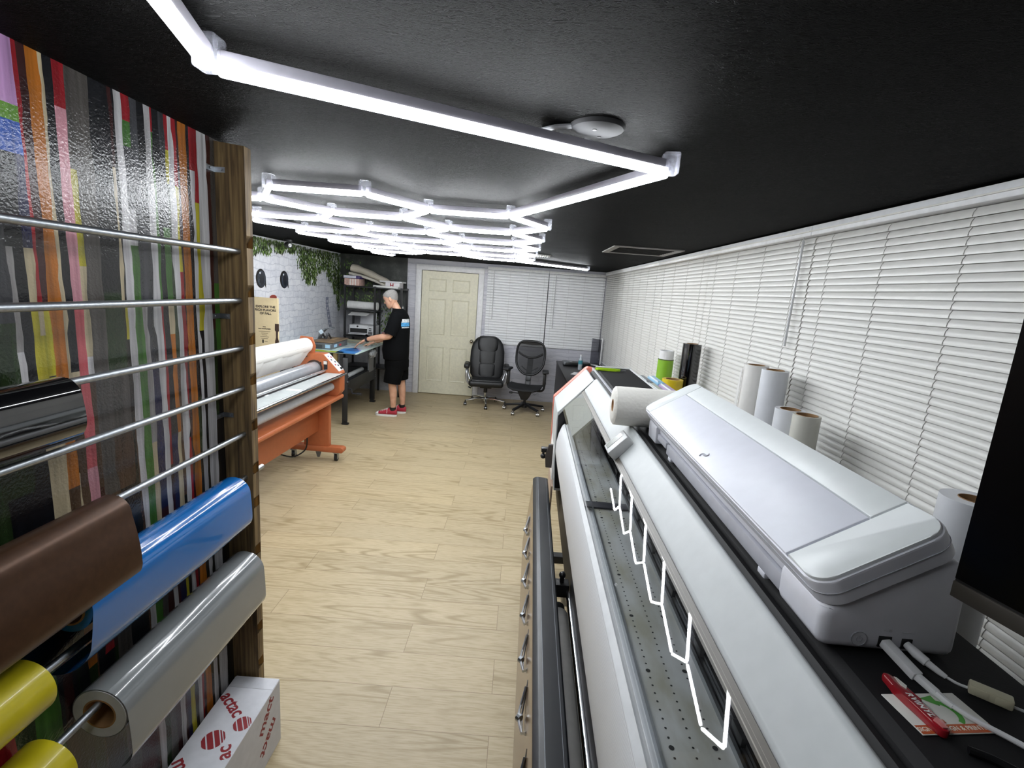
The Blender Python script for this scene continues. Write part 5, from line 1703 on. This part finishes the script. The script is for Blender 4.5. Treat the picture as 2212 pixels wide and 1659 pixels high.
for z in (.36, .45, .56, .68, .80):
    x_, y_, z_ = mb2(0, max(z, .5), -.018)
    if z < .5:
        y_ = .16 + (z-.36)*.35
        z_ = z
    spn.append((x_, y_, z_))
sm = MB()
for a_, b_ in zip(spn, spn[1:]):
    sm.bar(a_, b_, .085, .03, .008)
sm.build('spine', PB, mc, 40)
MB().tube(smooth_path([mb2(-.13, .66, -.03), mb2(-.06, .61, -.03), mb2(0, .60, -.03), mb2(.06, .61, -.03), mb2(.13, .66, -.03)]), .009, 8).build('lower_brace', PB, mc)
for s_ in (-1, 1):
    a_ = MB().tube(smooth_path([(s_*.12, .0, .345), (s_*.24, .0, .35), (s_*.275, .0, .39), (s_*.275, .0, .45)]), .016, 10).box(s_*.275-.02, s_*.275+.02, -.035, .035, .42, .61, .006).cyl((s_*.255, 0, .47), (s_*.30, 0, .47), .018, n=14)
    am = a_.build('armrest', PB, mc, 40)
    MB().cbox((s_*.285, -.02, .648), (.095, .23, .034), (0, 0, s_*R(8)), .015, 3).cbox((s_*.275, 0, .622), (.05, .08, .03), bev=.006).build('arm_pad', mat('#202124', .6), am, 40)

# ------------------------------------------------------------------ desk in the far right corner
dk_ = thing('black_desk', 'black desk in the far right corner under the blinds', 'desk', (.95, 6.9, 0))
DSK = mat('#19181a', .35, var=.08)
MB().box(-.31, .36, -.95, .93, .715, .745, .002).build('desk_top', DSK, dk_)
MB().box(-.305, -.285, -.94, .92, 0, .715).build('side_panel', DSK, dk_)
MB().box(-.285, .35, .90, .92, .02, .715).box(-.285, .35, -.93, -.91, .02, .715).build('end_panel', DSK, dk_)
t = thing('water_bottle', 'clear water bottle with a teal label on the black desk', 'bottle', (.92, 7.0, .745))
PET = mat('#a6adb4', .12, var=.03)
MB().lathe([(0, 0), (.026, 0), (.031, .008), (.031, .12), (.028, .145), (.014, .185), (.0125, .2), (0, .2)], n=24).build('bottle_body', PET, t)
MB().ring((0, 0, .085), (0, 0, .14), .0318, .031, 24).build('label', mat('#3d8390', .4), t)
MB().cyl((0, 0, .198), (0, 0, .222), .0145, n=18).build('cap', mat('#d9dadc', .4), t)
t = thing('label_printer', 'flat black device with rounded grey end lying on the black desk', 'device', (.92, 7.45, .745), R(4))
MB().box(-.19, .2, -.11, .11, 0, .05, .012).build('casing', mat('#0f1012', .3), t)
MB().box(-.215, -.12, -.10, .09, .005, .062, .02).build('end_hood', mat('#6b6e72', .4), t)
MB().box(-.11, -.07, -.03, .03, .05, .053).build('button_pad', mat('#b9bcc0', .4), t)
t = thing('clear_desk_screen', 'smoky see-through panel in a white edge standing on the black desk', 'screen', (1.23, 7.62, .745), R(-52))
MB().box(-.11, .10, -.002, .002, .01, .41).build('pane', clear('smoky_sheet', '#c4c4c8', .95, .1), t)
MB().box(.10, .112, -.012, .012, 0, .43, .002).build('white_edge', WHITE, t)
MB().box(-.13, .12, -.06, .06, 0, .008, .002).build('foot', WHITE, t)
t = tag(MB().tube(smooth_path([(1.25, 7.5, .75), (1.28, 7.35, .79), (1.29, 7.2, .77), (1.27, 7.05, .755)]), .006, 8).build('black_cable', BLACK, None), 'black cable looping on the desk beside the corner blind', 'cable')
t = tag(MB().prism([(-.12, -.09), (.1, -.11), (.14, .06), (-.05, .1)], 'z', 0, .004).build('paper_sheet', WHITE, None), 'white paper sheets lying on the black desk in front of the bottle', 'paper')
place(t, (.86, 6.62, .746))
# ------------------------------------------------------------------ the person at the table
def skin_mesh(nodes, edges, sub=2):
    """nodes: (x, y, z, r) or (x, y, z, rx, ry); grows one smooth skin"""
    me = bpy.data.meshes.new('skin')
    me.from_pydata([n[:3] for n in nodes], edges, [])
    o = bpy.data.objects.new('skin', me)
    COL.objects.link(o)
    md = o.modifiers.new('skin', 'SKIN')
    for i, n in enumerate(nodes):
        sv = me.skin_vertices[0].data[i]
        sv.radius = (n[3], n[4] if len(n) > 4 else n[3])
        sv.use_root = i == 0
    if sub:
        sd = o.modifiers.new('sub', 'SUBSURF')
        sd.levels = sub
        sd.render_levels = sub
    dg = bpy.context.evaluated_depsgraph_get()
    out = bpy.data.meshes.new_from_object(o.evaluated_get(dg))
    bpy.data.objects.remove(o)
    return out
PX, PY = -1.625, 6.55
def rel(n): return (n[0]-PX, n[1]-PY) + tuple(n[2:])
SKIN, nt, b = newmat('skin_tone')
v = coords(nt)
sn = N(nt, 'TexNoise', i_Scale=14., i_Detail=3.)
nt.links.new(v, sn.inputs['Vector'])
nt.links.new(ramp(nt, sn.outputs['Fac'], [(.3, lin('#b98a70')), (.7, lin('#cfa288'))]), b.inputs['Base Color'])
b.inputs['Roughness'].default_value = .5
b.inputs['Subsurface Weight'].default_value = .08
body = []
E_ = []
def chain(pts, start=None):
    prev = start
    ids = []
    for p in pts:
        body.append(rel(p))
        i = len(body)-1
        if prev is not None:
            E_.append((prev, i))
        prev = i
        ids.append(i)
    return ids
# pelvis, spine, neck and head
tr_ = chain([(-1.61, 6.55, .86, .12, .14), (-1.60, 6.55, 1.02, .11, .13), (-1.59, 6.55, 1.20, .08, .10), (-1.600, 6.55, 1.33, .05, .07), (-1.628, 6.55, 1.43, .056, .058),
             (-1.668, 6.55, 1.500, .050, .052), (-1.70, 6.55, 1.56, .045, .045)])
for s_ in (-1, 1):
    y = 6.55 + s_*.09
    if s_ < 0:
        chain([(-1.615, y, .80, .10), (-1.64, 6.45, .55, .078), (-1.652, 6.45, .46, .058), (-1.636, 6.45, .33, .056), (-1.632, 6.45, .20, .042), (-1.630, 6.45, .10, .034), (-1.635, 6.45, .06, .036)], tr_[0])
        chain([(-1.60, 6.39, 1.325, .045), (-1.625, 6.325, 1.23, .055), (-1.665, 6.305, 1.10, .046), (-1.76, 6.305, 1.085, .047), (-1.87, 6.315, 1.062, .040), (-1.975, 6.33, 1.035, .027, .032)], tr_[3])
    else:
        chain([(-1.595, y, .80, .10), (-1.585, 6.64, .55, .078), (-1.582, 6.645, .46, .058), (-1.562, 6.645, .33, .056), (-1.552, 6.645, .20, .042), (-1.548, 6.645, .10, .034), (-1.553, 6.645, .06, .036)], tr_[0])
        chain([(-1.60, 6.71, 1.325, .045), (-1.64, 6.775, 1.22, .055), (-1.70, 6.79, 1.09, .046), (-1.80, 6.77, 1.05, .046), (-1.90, 6.75, 1.0, .038), (-1.98, 6.73, .965, .027, .032)], tr_[3])
bme = bmesh.new()
def addmesh(me):
    bme.from_mesh(me)
    bpy.data.meshes.remove(me)
addmesh(skin_mesh(body, E_, 2))
def hand(w, d, down, side, curl=1.):
    """w wrist, d pointing direction, down palm normal, side towards the little finger"""
    w, d, down, side = Vector(w), Vector(d).normalized(), Vector(down).normalized(), Vector(side).normalized()
    P = lambda a, b_, c: tuple(w + d*a + side*b_ + down*c)
    pn = [(*P(-.01, 0, 0), .026, .020), (*P(.03, 0, .004), .034, .018), (*P(.065, 0, .008), .036, .016), (*P(.085, 0, .010), .034, .013)]
    addmesh(skin_mesh([rel(n) for n in pn], [(0, 1), (1, 2), (2, 3)], 2))
    for k, (sd, L) in enumerate(((-.030, .070), (-.010, .080), (.011, .074), (.030, .058))):
        c = (.25 if k == 0 else .8)*curl
        a0, b0, c0 = .070, sd*.85, .009
        pts = [(*P(a0, b0, c0), .0098)]
        ang_ = .2
        a1, c1 = a0+.018, c0+.002
        pts.append((*P(a1, b0*1.05, c1), .0095))
        for j, f in enumerate((.42, .32, .26)):
            ang_ += c*(.35 if j == 0 else .5)
            a1 += L*f*math.cos(ang_)
            c1 += L*f*math.sin(ang_)
            pts.append((*P(a1, b0*1.1, c1), .0088-.0009*j))
        addmesh(skin_mesh([rel(n) for n in pts], [(i, i+1) for i in range(len(pts)-1)], 2))
    pts = [(*P(.015, -.022, .006), .014), (*P(.040, -.042, .014), .0125), (*P(.062, -.052, .024), .0105), (*P(.080, -.050, .036), .0088)]
    addmesh(skin_mesh([rel(n) for n in pts], [(0, 1), (1, 2), (2, 3)], 2))
hand((-1.985, 6.333, 1.032), (-1, .1, -.55), (-.45, 0, -1), (0, -1, 0))
hand((-1.985, 6.728, .962), (-1, -.1, -.25), (-.2, 0, -1), (0, 1, 0))
# head: stacked sections (height, front, back, half width), facing local +x
HEADS = [(.000, .066, .015, .020), (.006, .078, .000, .034), (.022, .086, -.030, .046), (.045, .088, -.052, .056), (.070, .089, -.072, .063), (.092, .088, -.084, .068),
         (.115, .084, -.094, .072), (.128, .088, -.098, .0745), (.140, .091, -.101, .076), (.165, .089, -.103, .0765), (.188, .078, -.097, .071), (.206, .058, -.082, .060), (.219, .032, -.056, .042), (.226, .004, -.026, .018)]
MH = Matrix.Translation((-1.722-PX, 0, 1.572)) @ Matrix.Rotation(PI - R(4), 4, 'Z') @ Matrix.Rotation(R(24), 4, 'Y') @ Matrix.Translation((0, 0, -.112))
def head_rings(off=0., n=28):
    out = []
    for z, xf, xb, w_ in HEADS:
        c, rx = (xf+xb)/2, (xf-xb)/2 + off
        r_ = []
        for i in range(n):
            a = 2*PI*i/n
            ca_, sa_ = math.cos(a), math.sin(a)
            r_.append(MH @ Vector((c + rx*math.copysign(abs(ca_)**.9, ca_), (w_+off)*math.copysign(abs(sa_)**.9, sa_), z + off*(z-.11)/.11)))
        out.append(r_)
    return out
hm_ = MB()
hm_.loft(head_rings())
# nose, lips and ears
ns = []
for z, x, w_ in ((.132, .087, .006), (.112, .098, .009), (.095, .110, .013), (.086, .108, .016), (.080, .090, .012)):
    ns.append([MH @ Vector((.070 + (x-.070)*max(0, math.cos(a)) - .01*max(0, -math.cos(a)), w_*math.sin(a), z)) for a in [2*PI*i/12 for i in range(12)]])
hm_.loft(ns)
for s_ in (-1, 1):
    hm_.sph(MH @ Vector((-.012, s_*.077, .105)), .031, (.62, .30, 1.0), 14, 10, rot=MH.to_3x3())
hm_.sph(MH @ Vector((.0855, 0, .050)), .016, (.5, 1.35, .35), 12, 8, rot=MH.to_3x3())
hm_.sph(MH @ Vector((.0845, 0, .043)), .015, (.5, 1.25, .38), 12, 8, rot=MH.to_3x3())
tm = hm_.mesh('head', 60)
addmesh(tm)
me = bpy.data.meshes.new('person')
bme.to_mesh(me)
bme.free()
for p in me.polygons:
    p.use_smooth = True
me.materials.append(SKIN)
person = bpy.data.objects.new('person', me)
COL.objects.link(person)
person.location = (PX, PY, 0)
tag(person, 'person in black t-shirt, black shorts and red sneakers leaning over the work table', 'person')
def ell(c, rx, ry, z, n=28, p=1., tiltx=0.):
    out = []
    for i in range(n):
        a = 2*PI*i/n
        ca_, sa_ = math.cos(a), math.sin(a)
        out.append(Vector((c[0]-PX + rx*math.copysign(abs(ca_)**p, ca_), c[1]-PY + ry*math.copysign(abs(sa_)**p, sa_), z + tiltx*rx*ca_)))
    return out
SHIRT = mat('#08090b', .9, spec=.12, var=.2, nscale=60)
sh = MB()
sh.loft([ell((-1.635, 6.55), .160, .195, .775), ell((-1.635, 6.55), .168, .205, .79), ell((-1.642, 6.55), .178, .208, .90), ell((-1.635, 6.55), .170, .208, 1.02), ell((-1.622, 6.55), .160, .210, 1.14), ell((-1.612, 6.55), .148, .215, 1.25),
         ell((-1.602, 6.55), .128, .205, 1.335), ell((-1.602, 6.55), .105, .165, 1.392), ell((-1.612, 6.55), .085, .11, 1.432), ell((-1.628, 6.55), .072, .078, 1.455)])
def limb(mb, pts, n=18):
    rg = []
    for i, (x, y, z, r_) in enumerate(pts):
        a_ = Vector(pts[max(i-1, 0)][:3])
        b_ = Vector(pts[min(i+1, len(pts)-1)][:3])
        d = (b_-a_).normalized()
        u = d.cross(Vector((0, 1, 0))).normalized()
        w_ = d.cross(u)
        rg.append([Vector((x-PX, y-PY, z)) + r_*(math.cos(2*PI*k/n)*u + math.sin(2*PI*k/n)*w_) for k in range(n)])
    mb.loft(rg)
limb(sh, [(-1.595, 6.43, 1.35, .075), (-1.605, 6.365, 1.335, .085), (-1.625, 6.325, 1.24, .082), (-1.665, 6.300, 1.125, .080)])
limb(sh, [(-1.595, 6.67, 1.35, .075), (-1.605, 6.735, 1.335, .085), (-1.635, 6.775, 1.24, .080), (-1.69, 6.79, 1.12, .078)])
shirt = sh.build('t_shirt', SHIRT, person, 60)
# print on the back of the shirt: wraps the surface around the shoulder blade
def back_patch(u0, u1, z0, z1, off=.003, n=8):
    mbp = MB()
    rows = []
    for j in range(3):
        z = z0+(z1-z0)*j/2
        f = max(0, min(1, (z-1.14)/(1.25-1.14)))
        cx_, rx_, ry_ = -1.622+.010*f, .160-.012*f+off, .210+.005*f+off
        if z > 1.25:
            f = (z-1.25)/.085
            cx_, rx_, ry_ = -1.612+.010*f, .148-.020*f+off, .215-.010*f+off
        row = []
        for i in range(n+1):
            u = u0+(u1-u0)*i/n
            a = u
            row.append(mbp.bm.verts.new((cx_-PX + rx_*math.cos(a), ry_*math.sin(a), z)))
        rows.append(row)
    for a_, b_ in zip(rows, rows[1:]):
        for i in range(n):
            mbp.bm.faces.new((a_[i], a_[i+1], b_[i+1], b_[i]))
    return mbp
back_patch(R(-62), R(-5), 1.285, 1.33).build('white_lettering', mat('#cfd3d6', .6, var=.35, nscale=70), shirt)
back_patch(R(-58), R(-5), 1.235, 1.283).build('blue_lettering', mat('#4f9fd6', .6, var=.5, nscale=60), shirt)
back_patch(R(-55), R(-8), 1.213, 1.226).build('small_lettering', mat('#c3c6c9', .6, var=.3, nscale=80), shirt)
so = MB()
so.loft([ell((-1.622, 6.55), .150, .185, .82), ell((-1.622, 6.55), .160, .195, .76), ell((-1.622, 6.55), .160, .195, .68), ell((-1.622, 6.55), .150, .185, .64)])
limb(so, [(-1.62, 6.48, .72, .12), (-1.632, 6.465, .62, .122), (-1.645, 6.455, .54, .118), (-1.655, 6.45, .462, .114)])
limb(so, [(-1.605, 6.62, .72, .12), (-1.598, 6.635, .62, .118), (-1.592, 6.645, .55, .112), (-1.588, 6.65, .488, .106)])
so.build('shorts', mat('#060607', .9, spec=.12, var=.2, nscale=50), person, 60)
# hair: cropped grey cap over the skull
hb = MB()
hb.loft(head_rings(.0045))
pn_ = (MH.to_3x3() @ Vector((-.15, 0, .19))).normalized()
bmesh.ops.bisect_plane(hb.bm, geom=hb.bm.verts[:] + hb.bm.edges[:] + hb.bm.faces[:], plane_co=MH @ Vector((-.012, 0, .118)), plane_no=pn_, clear_inner=True)
hb.build('hair', mat('#83807d', .8, var=.3, nscale=160, bmp=.4), person, 60)
for s_ in (-1, 1):
    MB().sph(MH @ Vector((.080, s_*.030, .113)), .011, (.45, 1.1, .5), 12, 8, rot=MH.to_3x3()).build('eye', mat('#3b2f2a', .3), person, 60)
    MB().sph(MH @ Vector((.086, s_*.030, .128)), .016, (.4, 1.1, .22), 12, 8, rot=MH.to_3x3()).build('eyebrow', mat('#6d655f', .8), person, 60)
MB().ring((-1.952-PX, 6.326-PY, 1.041), (-1.976-PX, 6.330-PY, 1.035), .036, .030, 24).build('wrist_watch', mat('#15161a', .4), person)
REDC = mat('#a5293a', .7, var=.12, nscale=80)
for (tx_, hx, y) in ((-1.87, -1.575, 6.45), (-1.79, -1.495, 6.645)):
    L = hx-tx_
    def sec_(t_, hw, z0_, z1_, n=14):
        x = tx_ + L*t_ - PX
        out = []
        for k in range(n):
            a = 2*PI*k/n
            out.append(Vector((x, y-PY + hw*math.cos(a), (z0_+z1_)/2 + (z1_-z0_)/2*math.copysign(abs(math.sin(a))**.7, math.sin(a)))))
        return out
    so_ = []
    for i in range(26):
        a = 2*PI*i/26
        xx = math.cos(a)
        w_ = .048 if xx < 0 else .038
        so_.append((tx_ + L/2 + (L/2)*math.copysign(abs(xx)**.75, xx) - PX, y-PY + w_*math.copysign(abs(math.sin(a))**.7, math.sin(a))))
    MB().prism(so_, 'z', 0, .026, .004).build('shoe_sole', mat('#d5d3cf', .6), person, 40)
    up = MB().loft([sec_(.03, .020, .022, .04), sec_(.12, .040, .022, .058), sec_(.3, .043, .022, .075), sec_(.5, .040, .022, .098), sec_(.62, .038, .022, .112), sec_(.8, .036, .022, .105), sec_(.93, .032, .022, .10), sec_(.99, .022, .022, .09)])
    shoe = up.build('shoe', REDC, person, 50)
    MB().loft([sec_(.0, .014, .018, .036), sec_(.06, .034, .018, .050), sec_(.13, .0425, .02, .0605), sec_(.17, .041, .022, .062)]).build('toe_cap', mat('#dad8d4', .5), shoe, 50)
    lc_ = MB()
    for k in range(5):
        t_ = .27+.075*k
        x = tx_ + L*t_ - PX
        z = .075+.09*(t_-.27)*1.35
        lc_.tube([(x, y-PY-.032, z-.012), (x+.004, y-PY, z+.004), (x, y-PY+.032, z-.012)], .0032, 6)
    lc_.tube([(tx_+L*.55-PX, y-PY-.03, .10), (tx_+L*.57-PX, y-PY-.043, .07), (tx_+L*.56-PX, y-PY-.045, .045)], .003, 6)
    lc_.build('laces', mat('#dcdcda', .6), shoe)
    MB().ring((tx_+L*.80-PX, y-PY, .085), (tx_+L*.79-PX, y-PY, .125), .042, .034, 20).build('sock', BLACK, person)
# ------------------------------------------------------------------ camera, world, exposure
PIT, YAWC, ROL = .1872, -.006, -.073
cp_, sp_ = math.cos(PIT), math.sin(PIT)
cy_, sy_ = math.cos(YAWC), math.sin(YAWC)
fw = Vector((sy_*cp_, cy_*cp_, -sp_))
rt = Vector((cy_, -sy_, 0))
dn = fw.cross(rt)
c_, s_ = math.cos(ROL), math.sin(ROL)
rx = c_*rt + s_*dn
ry = -s_*rt + c_*dn
cam = bpy.data.cameras.new('camera')
co = bpy.data.objects.new('camera', cam)
COL.objects.link(co)
Mc = Matrix((rx, -ry, -fw)).transposed().to_4x4()
Mc.translation = (0, 0, H)
co.matrix_world = Mc
cam.sensor_fit = 'HORIZONTAL'
cam.sensor_width = 36
cam.lens = 1056/2212*36
cam.clip_start = .01
S.camera = co
w = bpy.data.worlds.new('room_air')
S.world = w
w.use_nodes = True
w.node_tree.nodes['Background'].inputs['Color'].default_value = (.9, .95, 1, 1)
w.node_tree.nodes['Background'].inputs['Strength'].default_value = .02
S.view_settings.view_transform = 'Standard'
S.view_settings.look = 'None'
S.view_settings.exposure = 0.0
S.view_settings.gamma = 1
S.view_settings.use_curve_mapping = False
S.cycles.max_bounces = 8
S.cycles.diffuse_bounces = 4
S.cycles.transparent_max_bounces = 12
